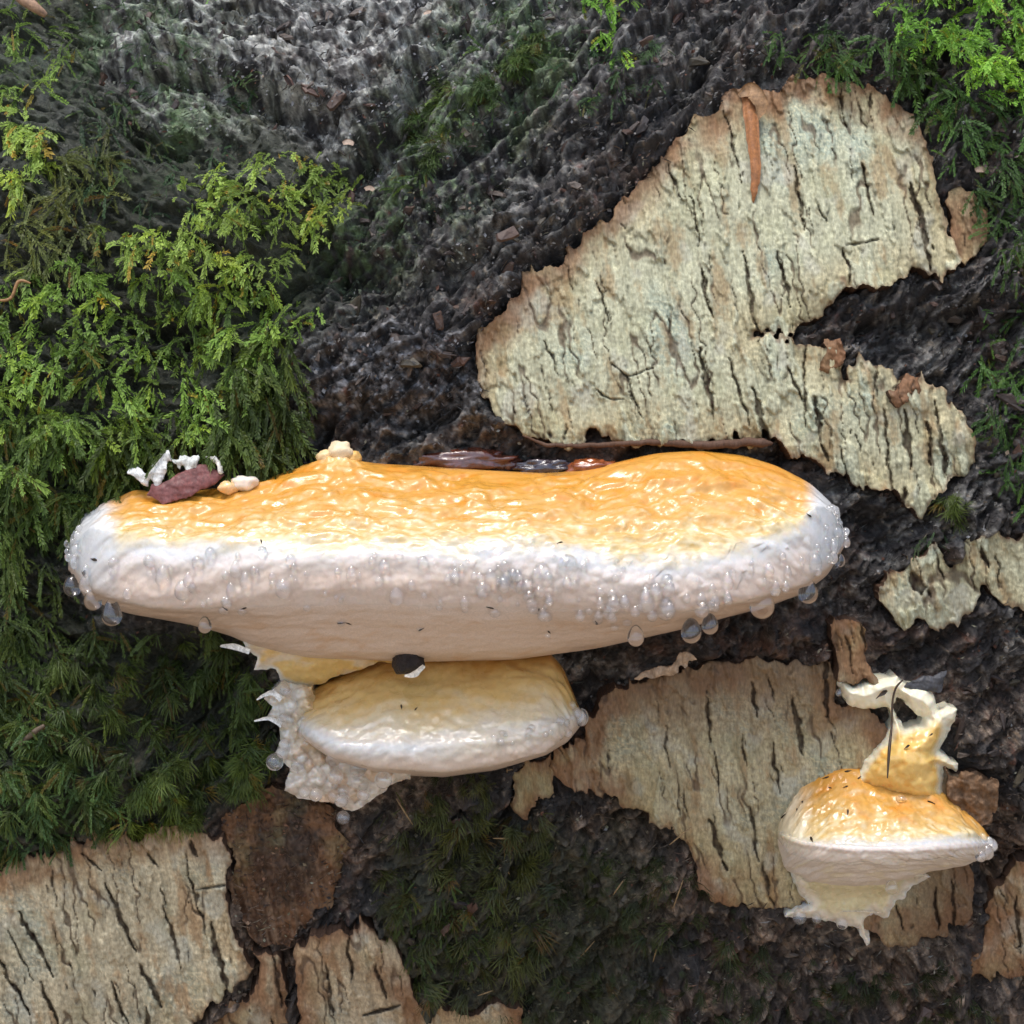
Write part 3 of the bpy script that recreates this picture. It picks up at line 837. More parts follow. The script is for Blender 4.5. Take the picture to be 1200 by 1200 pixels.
d = mt_top * (9.0 * fbm(X / 56.0 + 0.4 * noise(X / 60., Vv / 40., 3), Vv / 26.0, 3, 201) + 2.6 * ridged(X / 48.0 + 0.5 * noise(X / 30., Vv / 20., 4), Vv / 17.0 + 0.3 * noise(X / 40., Vv / 30., 41), 2, 202) * sstep(-0.3, 0.3, noise(X / 80., Vv / 40., 43)) + 1.1 * fbm(X / 17.0, Vv / 8.0, 3, 203) + 0.7 * np.sin((Vv + 9 * noise(X / 60.0, Vv / 50.0, 225)) / 4.6) * sstep(2.0, 3.0, T))
b1, b2, bi = voronoi(X / 13.0, Vv / 12.0, 211)
c1, c2, ci = voronoi(X / 24.0, Vv / 19.0, 212)
ripple = np.sin((Vv + 7 * noise(X / 70.0, Vv / 50.0, 221)) / 5.2)
grow = 0.35 + 0.65 * sstep(430, 620, X)
d = d + mt_rim * (grow * (2.6 * np.maximum(0.62 - b1, 0) * (bi > 0.5) + 4.0 * np.maximum(0.55 - c1, 0) * (ci > 0.6)) + 1.1 * ripple * (1 - grow * .6) + 2.4 * fbm(X / 70.0, Vv / 26.0, 2, 222) + 0.5 * noise(X / 9., Vv / 7., 223))
d = d + sstep(5.8, 6.6, T) * sstep(8.6, 8.0, T) * (1.6 * fbm(X / 60., Vv / 18., 3, 230) + 0.5 * noise(X / 8., Vv / 5., 231))
d = d + 9 * np.exp(-((X - 396) / 26.) ** 2) * np.exp(-((T - 1.0) / 0.42) ** 2) * (1 + 0.5 * noise(X / 9., Vv / 7., 260))
big.displace(d * sstep(0, 0.12, 1 - np.abs((X - 536) / 456)))


def skin_color(b, o_edge, ors, seed, beige=BEIGE):
    X, V = b.arc(); T = b.T
    n = fbm(X / 40.0, V / 22.0, 3, seed); n2 = fbm(X / 12.0, V / 9.0, 3, seed + 1)
    t = T + 0.55 * n + 0.35 * n2
    c = mix(ORANGE, YELLOW, sstep(1.6 * ors, 3.9, t + 0.9 * fbm(X / 70., V / 30., 3, seed + 4)))
    c = mix(c, (0.62, 0.21, 0.012), sstep(0.05, 0.5, n + 0.4 * n2) * sstep(3.6, 2.6, T) * 0.6)
    c = mix(c, (0.68, 0.57, 0.34), sstep(-0.05, 0.5, fbm(X / 16., V / 7., 3, seed + 8) * 0.8 - 0.4 * n + 0.28 * (T - 2.8)) * 0.8)
    c = mix(c, WHITE, sstep(o_edge - 0.75, o_edge + 0.5, t + 0.5 * fbm(X / 90., V / 60., 2, seed + 6)))
    c = mix(c, (0.65, 0.575, 0.51), sstep(4.35, 4.8, T + 0.4 * n))
    c = mix(c, (0.69, 0.555, 0.455), sstep(4.8, 5.5, T + 0.4 * n))
    c = mix(c, beige, sstep(5.9, 7.0, T + 0.5 * n))
    c = mix(c, beige * (0.92, 0.80, 0.66), sstep(0.1, 0.5, n) * sstep(6.2, 7.2, T) * 0.7)
    return c


cc = skin_color(big, 4.25, 1.0, 240)
# both ends and the far left shoulder are bare white
cc = mix(cc, (0.78, 0.55, 0.26), np.exp(-((X - 398) / 17.) ** 2) * np.exp(-((T - 0.9) / 0.4) ** 2) * 0.8)
cc = mix(cc, np.tile(WHITE, cc.shape[:2] + (1,)), np.maximum(sstep(150, 108, X - 12 * noise(X / 20., Vv / 20., 5)), sstep(938, 962, X)) * sstep(6.3, 5.4, T))
fb = thing("bracket_fungus", "largest bracket fungus, wide with glossy orange top, white dripping rim and beige underside", "bracket fungus", big.P[big.nu // 2, -1], "bracket fungi on the log")
big.build(fb, cc, [(0, 3.9), (3.9, 6.2), (6.2, 9)], ["orange_crust", "white_margin", "pore_surface"], [M_crust, M_flesh, M_pore])


def blob(name, cx, cy, d, rx, ry, rz, col, mat, parent=None, seed=0, amp=0.2, n=28, origin=None, label=None, sc_=1.0, rot=0.0):
    ph, th_ = np.meshgrid(np.linspace(0, 2 * math.pi, n, endpoint=False), np.linspace(0.0, math.pi, n // 2), indexing='ij')
    x = np.sin(th_) * np.cos(ph); z = np.cos(th_); y = np.sin(th_) * np.sin(ph)
    k = 1 + amp * (noise(1.3 * sc_ * x + 5.3 + 0.7 * y, 1.3 * sc_ * z + seed + 0.5 * y, seed) + 0.35 * noise(3 * sc_ * x + 5 - y, 3 * sc_ * z + seed + y, seed + 1) + 0.12 * noise(9 * x - 3 * y, 9 * z + 3 * y, seed + 2))
    c, s = math.cos(rot), math.sin(rot)
    X_, Z_ = rx * x * k, rz * z * k
    P = at(np.array(float(cx)), np.array(float(cy)), d) + np.stack([X_ * c - Z_ * s, ry * y * k, X_ * s + Z_ * c], -1)
    i = np.arange(n * (n // 2)).reshape(n, n // 2); j = np.roll(i, -1, 0)
    f = np.stack([i[:, :-1].ravel(), i[:, 1:].ravel(), j[:, 1:].ravel(), j[:, :-1].ravel()], 1)
    P = P.reshape(-1, 3)
    colr = np.tile(np.asarray(col, float), (len(P), 1)) * (1 + 0.25 * noise(P[:, 0] / 6., P[:, 2] / 6., seed))[:, None]
    return part(name, P, [f[:, ::-1]], mat, parent, col=colr, origin=origin, label=label)


blob("pale_bud", 399, 529, 34, 15, 12, 12, (0.76, 0.60, 0.38), M_pore, fb, 5, 0.25, 30, label="pale bud on the hump at the back of the cap")
blob("pale_bud", 381, 536, 34, 11, 10, 8, (0.76, 0.55, 0.28), M_pore, fb, 8, 0.25, 26)
blob("pale_bud", 415, 537, 32, 9, 9, 8, (0.72, 0.42, 0.12), M_pore, fb, 6, 0.25, 26)
blob("pale_bud", 286, 566, 60, 16, 12, 9, (0.80, 0.70, 0.58), M_flesh, fb, 9, 0.2, 26)
blob("pale_bud", 268, 571, 62, 12, 10, 8, (0.80, 0.52, 0.25), M_flesh, fb, 10, 0.2, 22)
# pale neck down to the middle bracket
neck = [(282,742),(330,752),(420,756),(480,762),(486,775),(440,778),(410,786),(380,800),(352,808),(330,800),(322,785),(298,784),(300,770),(288,762)]


def neck_h(px, py, f):
    return 70 - 0.55 * (py - 745) + 10 * (1 - np.exp(f / 9.0)) - 10 + 5 * fbm(px / 18., py / 12., 3, 501)


def neck_c(px, py, f):
    c = np.tile(np.array((0.72, 0.58, 0.40)), (len(px), 1))
    c = mix(c, (0.70, 0.47, 0.16), sstep(-0.1, 0.3, fbm(px / 40., py / 14., 3, 502) + 0.3 * sstep(0, 1, (py - 755) / 30.)))
    return mix(c, (0.80, 0.76, 0.68), sstep(-7, -1, f) * sstep(360, 320, px))


sheet("pore_neck", [neck], neck_h, neck_c, M_flesh, fb, step=1.7, skirt=60, seed=77, warpf=soft_warp)

# middle bracket
mid = Bracket(346, 680, [(346,830),(360,812),(380,800),(420,782),(460,768),(520,764),(600,764),(645,767),(660,783),(672,812),(680,832)],
    [(346,842),(380,858),(420,866),(480,866),(560,862),(620,852),(655,845),(680,836)], [(346,850),(380,872),(420,880),(480,882),(560,876),(630,862),(680,840)],
    [(346,858),(390,888),(440,900),(520,904),(580,896),(640,880),(680,847)], [(346,861),(390,891),(440,905),(520,909),(580,901),(640,883),(665,868),(680,850)], 112, 3.4, surf(510., 830.)[1] - 8, 360, 170, seed=2)
X, Vv = mid.arc(); T = mid.T
d = sstep(0.8, 1.6, T) * sstep(6.2, 5.0, T) * (5 * fbm(X / 60., Vv / 40., 3, 301) + 1.2 * noise(X / 14., Vv / 10., 302) + 0.5 * ridged(X / 18., Vv / 12., 2, 303))
b1, _, _ = voronoi(X / 12., Vv / 11., 305)
d += sstep(3.9, 4.6, T) * sstep(6.4, 5.6, T) * sstep(520, 600, X) * 3.0 * np.maximum(0.6 - b1, 0)
mid.displace(d * sstep(0, 0.1, 1 - np.abs((X - 513) / 167)))
cm = skin_color(mid, 3.75, 0.7, 340, np.array((0.72, 0.56, 0.43)))
nm_ = fbm(X / 60., Vv / 24., 3, 345); tm = T + 0.7 * nm_ + 0.3 * fbm(X / 14., Vv / 10., 2, 346)
cm = mix((0.46, 0.22, 0.045), (0.64, 0.42, 0.15), sstep(1.0, 2.2, tm))
cm = mix(cm, (0.66, 0.54, 0.34), sstep(2.2, 3.3, tm))
cm = mix(cm, (0.62, 0.55, 0.44), sstep(3.2, 4.0, tm))
cm = mix(cm, (0.60, 0.58, 0.54), sstep(4.0, 4.6, T) * sstep(560, 480, X))  # narrow highlight along the left of the rim, painted as a whitish band
cm = mix(cm, (0.64, 0.51, 0.40), sstep(4.9, 5.8, T + 0.3 * nm_))
fm = thing("bracket_fungus", "middle-sized ochre bracket fungus tucked beneath the big orange one, with bubbly base at its left", "bracket fungus", mid.P[mid.nu // 2, -1], "bracket fungi on the log")
mid.build(fm, cm, [(0, 3.7), (3.7, 6.2), (6.2, 9)], ["ochre_crust", "white_margin", "pore_surface"], [M_flesh, M_flesh, M_pore])
base_poly = [(352,802),(330,800),(310,818),(322,828),(313,840),(326,850),(328,872),(322,890),(340,900),(332,925),(350,935),(385,940),(410,952),(428,945),(440,932),(478,912),(484,895),(440,890),(390,880),(366,860),(372,830),(366,806)]


def base_h(px, py, f):
    v1, v2, vi = voronoi(px / 17., py / 15., 401); w1, _, _ = voronoi(px / 8., py / 7., 402)
    return 34 + 22 * (1 - np.exp(f / 14.)) + 16 * np.maximum(0.7 - v1, 0) + 6 * np.maximum(0.6 - w1, 0) + 6 * vi


def base_c(px, py, f):
    _, _, vi = voronoi(px / 17., py / 15., 401)
    c = np.tile(np.array((0.62, 0.53, 0.40)), (len(px), 1))
    c = mix(c, (0.74, 0.53, 0.36), sstep(860, 920, py) * 0.7)
    c = mix(c, (0.68, 0.65, 0.58), sstep(0.55, 0.6, vi) * 0.7)
    return mix(c, (0.70, 0.46, 0.16), sstep(345, 372, px) * sstep(890, 860, py) * 0.7)


sheet("bubbly_base", [base_poly], base_h, base_c, M_flesh, fm, step=1.5, skirt=60, seed=88, warpf=soft_warp)

# small bracket on the right
sm = Bracket(911, 1163, [(911,962),(922,935),(945,910),(975,896),(1005,892),(1030,898),(1060,905),(1090,912),(1110,928),(1135,952),(1152,970),(1163,985)],
    [(911,974),(935,981),(970,987),(1020,988),(1060,985),(1100,983),(1140,979),(1163,987)], [(911,978),(940,990),(1000,997),(1060,998),(1120,994),(1163,990)],
    [(911,982),(925,1000),(970,1010),(1040,1011),(1100,1006),(1150,1000),(1163,993)], [(911,988),(920,1016),(950,1033),(1000,1038),(1050,1033),(1090,1019),(1130,1013),(1163,997)], 120, 2.3, surf(1037., 980.)[1] - 14, 300, 170, seed=3)
X, Vv = sm.arc(); T = sm.T
d = sstep(0.8, 1.6, T) * sstep(4.6, 3.6, T) * (9 * fbm(X / 50., Vv / 40., 3, 311) + 1.8 * ridged(X / 26., Vv / 16., 3, 312) + 0.8 * noise(X / 7., Vv / 6., 313))
d += sstep(4.2, 4.7, T) * sstep(5.4, 4.9, T) * 2.0 + sstep(4.0, 4.6, T) * sstep(8.8, 8.0, T) * (3.0 * fbm(X / 34., Vv / 20., 3, 314) + 0.9 * fbm(X / 9., Vv / 6., 2, 315))
sm.displace(d * sstep(0, 0.1, 1 - np.abs((X - 1037) / 126)))
cs = skin_color(sm, 4.15, 0.8, 350, np.array((0.66, 0.52, 0.42)))
cs = mix(cs, (0.66, 0.43, 0.13), np.exp(-((X - 1066) / 42.) ** 2) * sstep(2.3, 1.3, T) * 0.85)
cs = mix(cs, (0.70, 0.59, 0.48), sstep(4.8, 5.4, T + 0.3 * fbm(X / 30., Vv / 14., 3, 352)))
cs = mix(cs, (0.74, 0.62, 0.40), sstep(0.0, 0.4, fbm(X / 26., Vv / 20., 3, 353)) * sstep(5.2, 6.5, T) * 0.6)
cs = mix(cs, (0.76, 0.66, 0.46), sstep(960, 925, X + 10 * noise(X / 14., Vv / 14., 5)) * sstep(6, 5, T) * 0.8)
fs = thing("bracket_fungus", "small right-hand bracket fungus with orange hump, torn cream lobes above and below it", "bracket fungus", sm.P[sm.nu // 2, -1], "bracket fungi on the log")
sm.build(fs, cs, [(0, 3.9), (3.9, 6.2), (6.2, 9)], ["orange_crust", "white_margin", "pore_surface"], [M_crust, M_flesh, M_pore])
lobe = [(1000,925),(1008,902),(1018,886),(1035,870),(1044,852),(1046,842),(1040,828),(1022,829),(1000,828),(986,815),(983,800),(990,797),(1000,803),(1030,796),(1050,792),(1060,802),(1078,800),(1090,808),(1098,832),(1112,826),(1122,830),(1120,845),(1108,865),(1101,880),(1112,886),(1122,896),(1119,905),(1106,898),(1107,930),(1100,950)]
hole = [(1050,815),(1062,825),(1083,840),(1080,847),(1062,853),(1052,842),(1047,825)]


def lobe_h(px, py, f):
    return 20 + 24 * sstep(835, 900, py) * np.exp(-((px - 1066) / 42.) ** 2) * (1 - np.exp(f / 12.)) + 20 * (1 - np.exp(f / 10.)) + 5 * fbm(px / 20., py / 20., 2, 411)


def lobe_c(px, py, f):
    c = np.tile(np.array((0.80, 0.74, 0.55)), (len(px), 1))
    c = mix(c, (0.72, 0.47, 0.14), sstep(838, 862, py + 10 * noise(px / 12., py / 12., 3)) * sstep(-3, -12, f))
    c = mix(c, (0.62, 0.28, 0.03), sstep(0.1, 0.4, fbm(px / 16., py / 9., 3, 412)) * sstep(850, 880, py) * sstep(-5, -12, f) * 0.6)
    return c


sheet("torn_lobe", [lobe, hole], lobe_h, lobe_c, M_flesh, fs, step=1.1, skirt=44, seed=90, warpf=soft_warp, label="torn cream and orange lobe rising above the cap")
low = [(924,1015),(936,1044),(950,1060),(926,1066),(922,1074),(945,1074),(970,1079),(990,1085),(1006,1090),(1014,1108),(1019,1106),(1018,1080),(1023,1070),(1035,1076),(1042,1074),(1050,1056),(1070,1040),(1092,1026),(1060,1010),(980,1005)]


def low_h(px, py, f):
    return 18 + 34 * sstep(1060, 1015, py) * (1 - np.exp(f / 10.)) + 18 * (1 - np.exp(f / 9.)) + 6 * fbm(px / 18., py / 18., 3, 421)


def low_c(px, py, f):
    c = np.tile(np.array((0.76, 0.67, 0.52)), (len(px), 1))
    c = mix(c, (0.66, 0.56, 0.27), sstep(-6, -14, f) * sstep(1085, 1060, py) * 0.7)
    return mix(c, (0.84, 0.82, 0.76), sstep(-5, -1, f) * 0.7)


sheet("ragged_skirt", [low], low_h, low_c, M_flesh, fs, step=1.1, skirt=44, seed=91, warpf=soft_warp, label="pale ragged skirt hanging below the cap")


# ------------------------------------------------------------------ droplets
def drop_mesh(tear, mat):
    n, m = 28, 18
    ph, th_ = np.meshgrid(np.linspace(0, 2 * math.pi, n, endpoint=False), np.linspace(0, math.pi, m), indexing='ij')
    r = np.sin(th_) * (1 - tear * 0.45 * (0.5 + 0.5 * np.cos(th_)) ** 1.5)
    z = np.cos(th_) * (1 + tear * 0.3 * (np.cos(th_) > 0))
    P = np.stack([r * np.cos(ph), r * np.sin(ph), z], -1).reshape(-1, 3)
    i = np.arange(n * m).reshape(n, m); j = np.roll(i, -1, 0)
    f = np.stack([i[:, :-1].ravel(), i[:, 1:].ravel(), j[:, 1:].ravel(), j[:, :-1].ravel()], 1)
    return mesh_of("water_droplet", P * PX, [f], mat=mat)


DM = [drop_mesh(0.0, M_milk), drop_mesh(0.5, M_milk), drop_mesh(1.0, M_milk), drop_mesh(0.0, M_water), drop_mesh(0.5, M_water), drop_mesh(1.0, M_water)]


def droplet(P, r, kind=0, label=None, group=None, sq=1.0):
    o = bpy.data.objects.new("water_droplet", DM[kind])
    COL.objects.link(o)
    o.location = to_w(P); o.scale = (r, r, r * sq)
    return tag(o, label, "water droplet", group)


def hang(b, px, py, r, label=None, group=None, kind=1, sq=1.1, t=None):
    """a drop touching the bracket's skin at the column px where the skin lies nearest to (px, py)"""
    i = int(np.argmin(np.abs(b.px - px)))
    if t is None:
        tt_ = CD / (b.P[i, :, 1] + CD); yy = 600 - b.P[i, :, 2] * tt_
        lo = int(b.nv * 0.2); hi = int(b.nv * 0.78); j = lo + int(np.argmin(np.abs(yy[lo:hi] - py)))
    else: j = int(round(t / 9 * (b.nv - 1)))
    p = b.P[i, j] + b.N[i, j] * r * 0.35
    if t is None and py > 0: p = at_y(np.array(float(px)), np.array(float(py)), b.P[i, j, 1] - 0.2 * r * max(0, -b.N[i, j, 1]))
    return droplet(p, r, kind, label, group, sq)


G1 = "clear drops on the rim of the largest bracket"
# hand-placed drops (photo position, radius)
for (x, y, r, k, lab) in [
 (131,719,13,5,"clear tear-shaped drop hanging free under the left end of the largest bracket"),
 (109,703,11,4,"bright greenish drop on the left tip, beside the hanging tear-shaped one"),
 (85,687,11,4,"glassy drop at the extreme left tip of the largest bracket"),
 (240,733,8,4,"small round drop hanging below the left underside of the largest bracket"),
 (465,698,10,2,"milky tear-shaped drop alone on the front of the rim, above the dark ball"),
 (332,690,10,1,"clear drop running down the front of the rim, left of the milky one"),
 (214,692,10,1,"half-flat clear drop low on the rim, right of the left tip"),
 (191,676,10,2,"elongated clear drop sliding down the white rim near its left end"),
 (288,681,8,2,"slim clear drop on the rim above the small hanging one"),
 (745,746,10,4,"round pinkish drop hanging under the right half of the largest bracket"),
 (810,740,12,4,"clear ring-like drop hanging under the rim at right, lowest of its neighbours"),
 (832,732,10,4,"clear drop touching the ring-like drop under the rim at right"),
 (893,708,15,4,"largest swollen drop hanging under the right part of the rim"),
 (947,694,12,4,"bright clear drop dangling near the right end of the rim"),
 (984,657,7,4,"small bright drop at the very right end of the rim"),
 (757,705,11,2,"clear drop with bright lower edge on the right half of the rim"),
 (780,714,11,2,"second clear drop right beside the bright-edged one on the rim"),
 (635,676,13,1,"wide milky drop high on the rim near its middle"),
 (665,664,12,0,"wide white drop on top of the rim near its middle"),
 (566,690,9,0,"round milky drop on the rim right of the tear-shaped one"),
 (590,684,8,0,"small milky drop next to the round one on the rim")]:
    hang(big, x, y, r, lab, G1, k)
def lab1(x):
    if x < 110: return "tiny clear bead at the blunt left tip of the largest bracket"
    if x < 480: return "tiny clear bead on the sparsely beaded left half of the largest bracket's rim"
    if x < 930: return "tiny clear bead on the thickly beaded right half of the largest bracket's rim"
    return "tiny clear bead crowding the right tip of the largest bracket"


def grp1(x):
    return "beads at the left tip of the largest bracket" if x < 110 else "beads on the left half of the largest rim" if x < 480 else "beads on the right half of the largest rim" if x < 930 else "beads at the right tip of the largest bracket"


nb = 0
while nb < 92:
    x = rng.uniform(86, 990)
    if rng.random() > (0.5 if x < 480 else 1.0): continue
    t = rng.normal(5.25, 0.5)
    if not 4.2 < t < 6.3: continue
    r = 2.2 + 5.0 * rng.random() ** 1.6
    hang(big, x, 0, r, lab1(x), grp1(x), 1 if t > 5 else 0, 1.1, t); nb += 1
for k in range(36):      # swollen drops along the lower edge, thickest to the right
    x = rng.choice([rng.uniform(700, 975), rng.uniform(88, 140), rng.uniform(560, 700)], p=[0.68, 0.14, 0.18]); t = rng.uniform(5.2, 6.35)
    hang(big, x, 0, 4.5 + 4.5 * rng.random(), "swollen clear drop among those along the lower edge of the largest bracket's rim" if x > 400 else "swollen clear drop under the left tip of the largest bracket", "swollen drops under the right half of the largest rim" if x > 400 else "swollen drops under the left tip of the largest rim", int(rng.integers(1, 3)), 1.15, t)
for k in range(30):      # loose drops of mixed size over the middle of the rim
    x = rng.uniform(180, 720); t = rng.uniform(4.9, 6.2)
    hang(big, x, 0, 2.5 + 5.5 * rng.random() ** 1.5, lab1(x), grp1(x), int(rng.integers(0, 3)), 1.15, t)
for k in range(24):      # beads along both ends
    x = rng.choice([rng.uniform(966, 991), rng.uniform(81, 96)], p=[0.7, 0.3]); t = rng.uniform(2.4, 6.0)
    hang(big, x, 0, 2.5 + 3.5 * rng.random(), lab1(x), grp1(x), 0, 1.0, t)
lab1b = "small drop on the beige underside of the largest bracket, with dark glints round it"
for (x, y, r) in [(262,715,7),(284,716,7),(400,730,6),(492,737,4.5),(360,712,6),(515,712,5),(545,714,6),(580,718,8),(625,715,7),(640,722,9),(642,745,4),(700,726,8),(720,735,6),(690,716,6),(735,728,7)]:
    hang(big, x, y, r * 0.8, lab1b, "drops on the underside of the largest bracket", 0, 0.9)
G2 = "clear drops on the middle bracket and its bubbly base"
for (x, t, r, sq) in [(676,4.6,7,1.2),(678,5.2,7,1.2),(673,3.6,6,1.1),(668,2.8,5,1.0),(679,5.0,8,1.3),(664,5.9,5,1.0)]:
    hang(mid, x, 0, r, "clear bead in the cluster clinging to the right end of the middle bracket", G2, 0, sq, t)
for k in range(16):
    hang(mid, rng.uniform(560, 672), 0, 2.5 + 3 * rng.random(), "tiny milky bead on the right half of the middle bracket's pale rim", G2, 0, 1.0, rng.uniform(4.2, 5.2))


def sheet_drop(x, y, h, r, lab, grp, k=0, sq=1.0):
    droplet(surf(np.array(float(x)), np.array(float(y)), h), r, k, lab, grp, sq)


for (x, y, r, lab) in [(391,889,9,"pinkish clear drop on the bubbly base just below the middle bracket's left end"),(449,914,10,"dark-ringed clear drop on the base under the middle bracket's lower edge"),
 (370,931,8,"dark-edged drop low on the bubbly base, above the lowest hanging one"),(402,958,8,"pale round drop hanging lowest below the bubbly base"),(400,938,8,"pinkish drop between the two lowest drops of the base"),
 (420,900,10,"flat clear drop between the two ringed drops of the base"),(393,910,9,"small pink bubble in the middle of the base"),(322,893,10,"curved glassy drop at the left edge of the base, against the moss")]:
    sheet_drop(x, y, 72 if y < 950 else 40, r, lab, G2)
for k in range(32):
    x, y = rng.uniform(318, 372), rng.uniform(805, 905)
    if rng.random() < 0.4: x, y = rng.uniform(345, 440), rng.uniform(895, 940)
    if sdf(np.array([x]), np.array([y]), [base_poly])[0] > -4: continue
    sheet_drop(x, y, 62, 3 + 5 * rng.random(), "small wet bubble among many on the bubbly base of the middle bracket", G2)
G3 = "clear drops on the small right-hand bracket"
for (x, t, r) in [(1156,4.6,6),(1160,5.0,7),(1158,4.2,5),(1154,5.8,9),(1148,6.0,7),(1161,5.4,6),(1152,3.6,5)]:
    hang(sm, x, 0, r, "clear bead clustered at the right tip of the small fungus", G3, 1, 1.0, t)
for (x, y, r, lab) in [(937,1074,9,"bright drop hanging at the lower left of the small fungus's ragged skirt"),(957,1076,6,"small dim drop beside the bright one below the small fungus"),(987,1081,8,"pale drop at the tip of the ragged skirt below the small fungus"),
 (985,800,5,"tiny bead at the left end of the torn lobe above the small fungus"),(983,812,4,"lower tiny bead at the left end of the torn lobe"),(1045,1040,8,"pinkish bubble under the small fungus's cap, right of centre")]:
    sheet_drop(x, y, 28 if y > 1060 or y < 900 else 70, r, lab, G3, 1, 1.05)
hang(sm, 1056, 936, 6, "ring-shaped flat drop on the orange hump of the small fungus", G3, 0, 0.7)

# ------------------------------------------------------------------ small debris
def fleck(b, px, py, r, lab, stretch=2.0):
    i = int(np.argmin(np.abs(b.px - px))); tt_ = CD / (b.P[i, :, 1] + CD); yy = 600 - b.P[i, :, 2] * tt_
    lo = int(b.nv * 0.12); j = lo + int(np.argmin(np.abs(yy[lo:] - py)))
    p = b.P[i, j]; n = b.N[i, j]
    o = bpy.data.objects.new("dark_fleck", FM)
    COL.objects.link(o)
    q = Vector(n).to_track_quat('Z', 'Y').to_matrix().to_4x4() @ Matrix.Rotation(rng.uniform(0, 6.28), 4, 'Z')
    o.matrix_world = Matrix.Translation(Vector(to_w(p + n * 0.4))) @ q @ Matrix.Diagonal((r * stretch, r, r * 0.8, 1))
    tag(o, lab, "fleck", "dark flecks on the fungi")


fv, ff, fc = flake_mesh(900)
FM = mesh_of("dark_fleck", fv * PX, ff, col=np.tile((0.03, 0.018, 0.01), (len(fv), 1)), mat=M_dead)
for (x, y, r, lab) in [(110,656,3.4,"larger black fleck near the left tip of the largest bracket"),(100,672,2.2,"thin black fleck at the left tip, below the larger one"),(306,635,2,"small dark fleck on the white rim left of centre"),(656,636,2,"tiny dark fleck on the white edge near the middle of the largest bracket"),(948,604,2,"tiny dark fleck at the white right end of the largest bracket")]:
    fleck(big, x, y, r, lab)
for (x, y) in [(264,713),(285,713),(399,730),(408,731),(493,737),(643,741),(575,712),(630,716),(700,729)]:  # added flecks stand in for the dark glints around the underside drops
    fleck(big, x, y, 1.7, "dark speck added for the glint beside a drop on the beige underside of the largest bracket", 2.6)
for (x, y, r, lab) in [(470,829,2.2,"tiny dark fleck on the ochre top of the middle bracket"),(487,831,1.6,"fainter fleck beside it on the middle bracket")]:
    fleck(mid, x, y, r, lab)
for (x, y, r) in [(951,984,3.2),(941,940,3),(994,905,2.4),(1008,911,2),(969,911,2.2),(991,921,1.9),(972,922,1.7),(993,952,2.4),(1090,940,2.4),(1074,914,2.8),(917,957,2.4),(935,948,1.8)]:
    fleck(sm, x, y, r, "dark fleck at the lower left edge of the small fungus" if y > 970 else "small dark fleck among those scattered on the small orange fungus")
for (x, y, r, lab) in [(1063,875,2.6,"dark fleck on the orange neck of the torn lobe"),(1034,813,5,"brown crumb stuck on the left arm of the torn lobe"),(1091,861,2,"dark fleck at the right edge of the torn lobe")]:
    p = surf(np.array(float(x)), np.array(float(y)), 40.0 + max(0, (y - 835) * .35)); o = bpy.data.objects.new("dark_fleck", FM); COL.objects.link(o)
    o.matrix_world = Matrix.Translation(Vector(to_w(p))) @ Matrix.Rotation(math.radians(90), 4, 'X') @ Matrix.Rotation(0.7, 4, 'Z') @ Matrix.Diagonal((r * 1.6, r, r, 1))
    tag(o, lab, "fleck", "dark flecks on the fungi")


def strand(name, pts, rads, col, label, cat, mat=None, seg=7, n=40, hs=None, tips=None):
    pts = np.array(pts, float); k = np.linspace(0, len(pts) - 1, n)
    pp = spline(pts, k); rr = np.interp(k, np.arange(len(rads)) * (len(pts) - 1) / (len(rads) - 1), rads)
    P = surf(pp[:, 0], pp[:, 1], pp[:, 2])
    v, f = tube(P, rr, seg)
    c = np.tile(np.asarray(col, float), (len(v), 1)) * (1 + 0.3 * noise(v[:, 0] / 5., v[:, 2] / 5., 7))[:, None]
    o = part(name, v, f, mat or M_dead, None, origin=P[-1], col=c)
    return tag(o, label, cat)


strand("dark_thread", [(1058,797,36),(1050,806,40),(1046,822,44),(1045,850,58),(1042,880,80),(1040,912,96)], [0.9, 1.3, 1.3, 1.2, 2.0, 0.7], (0.04, 0.022, 0.01), "thin dark plant thread hanging over the torn lobe of the small fungus", "plant thread", seg=6)
strand("twig", [(5,-30,60),(22,-6,56),(40,8,50),(54,18,40)], [8, 8, 7, 3.5], (0.33, 0.20, 0.12), "smooth brown twig end poking in at the top left corner", "twig", seg=12)
strand("twig", [(-10,352,60),(12,350,58),(22,330,62),(36,332,60)], [1.2, 2.0, 2.2, 1.0], (0.28, 0.15, 0.06), "thin bent brown stem at the left edge in the bright moss", "twig")
strand("twig", [(24,872,40),(40,858,44),(52,850,44)], [3, 3.6, 2], (0.10, 0.07, 0.045), "short grey-brown stick lying in the dark moss at the left", "twig", seg=8)
strand("twig", [(356,362,20),(362,380,22),(366,392,18)], [2, 4.5, 1.4], (0.28, 0.09, 0.03), "short rust-red splinter on black bark right of the bright moss", "splinter")
strand("needle", [(985,1068,34),(1010,1068,36),(1035,1070,34)], [.6, 1.2, .6], (0.6, 0.5, 0.36), "pale straw needle lying on bark under the small fungus", "needle")
for k in range(14):
    x, y = rng.uniform(440, 820), rng.uniform(940, 1180); a = rng.uniform(0, 3.1); L = rng.uniform(8, 18)
    hh = float(height(np.array([x]), np.array([y]))[0]) + 5
    if plates_mask(np.array([x]), np.array([y]))[0] > 0.1: hh = 24
    o = strand("straw", [(x - L * math.cos(a), y - L * math.sin(a), hh), (x, y, hh + 3), (x + L * math.cos(a), y + L * math.sin(a), hh)], [.5, 1.1, .5], (0.26, 0.17, 0.08), "thin tan straw caught in the dark mossy bark at the bottom centre", "straw", seg=5, n=10)
    o['group'] = "straws in the lower bark"


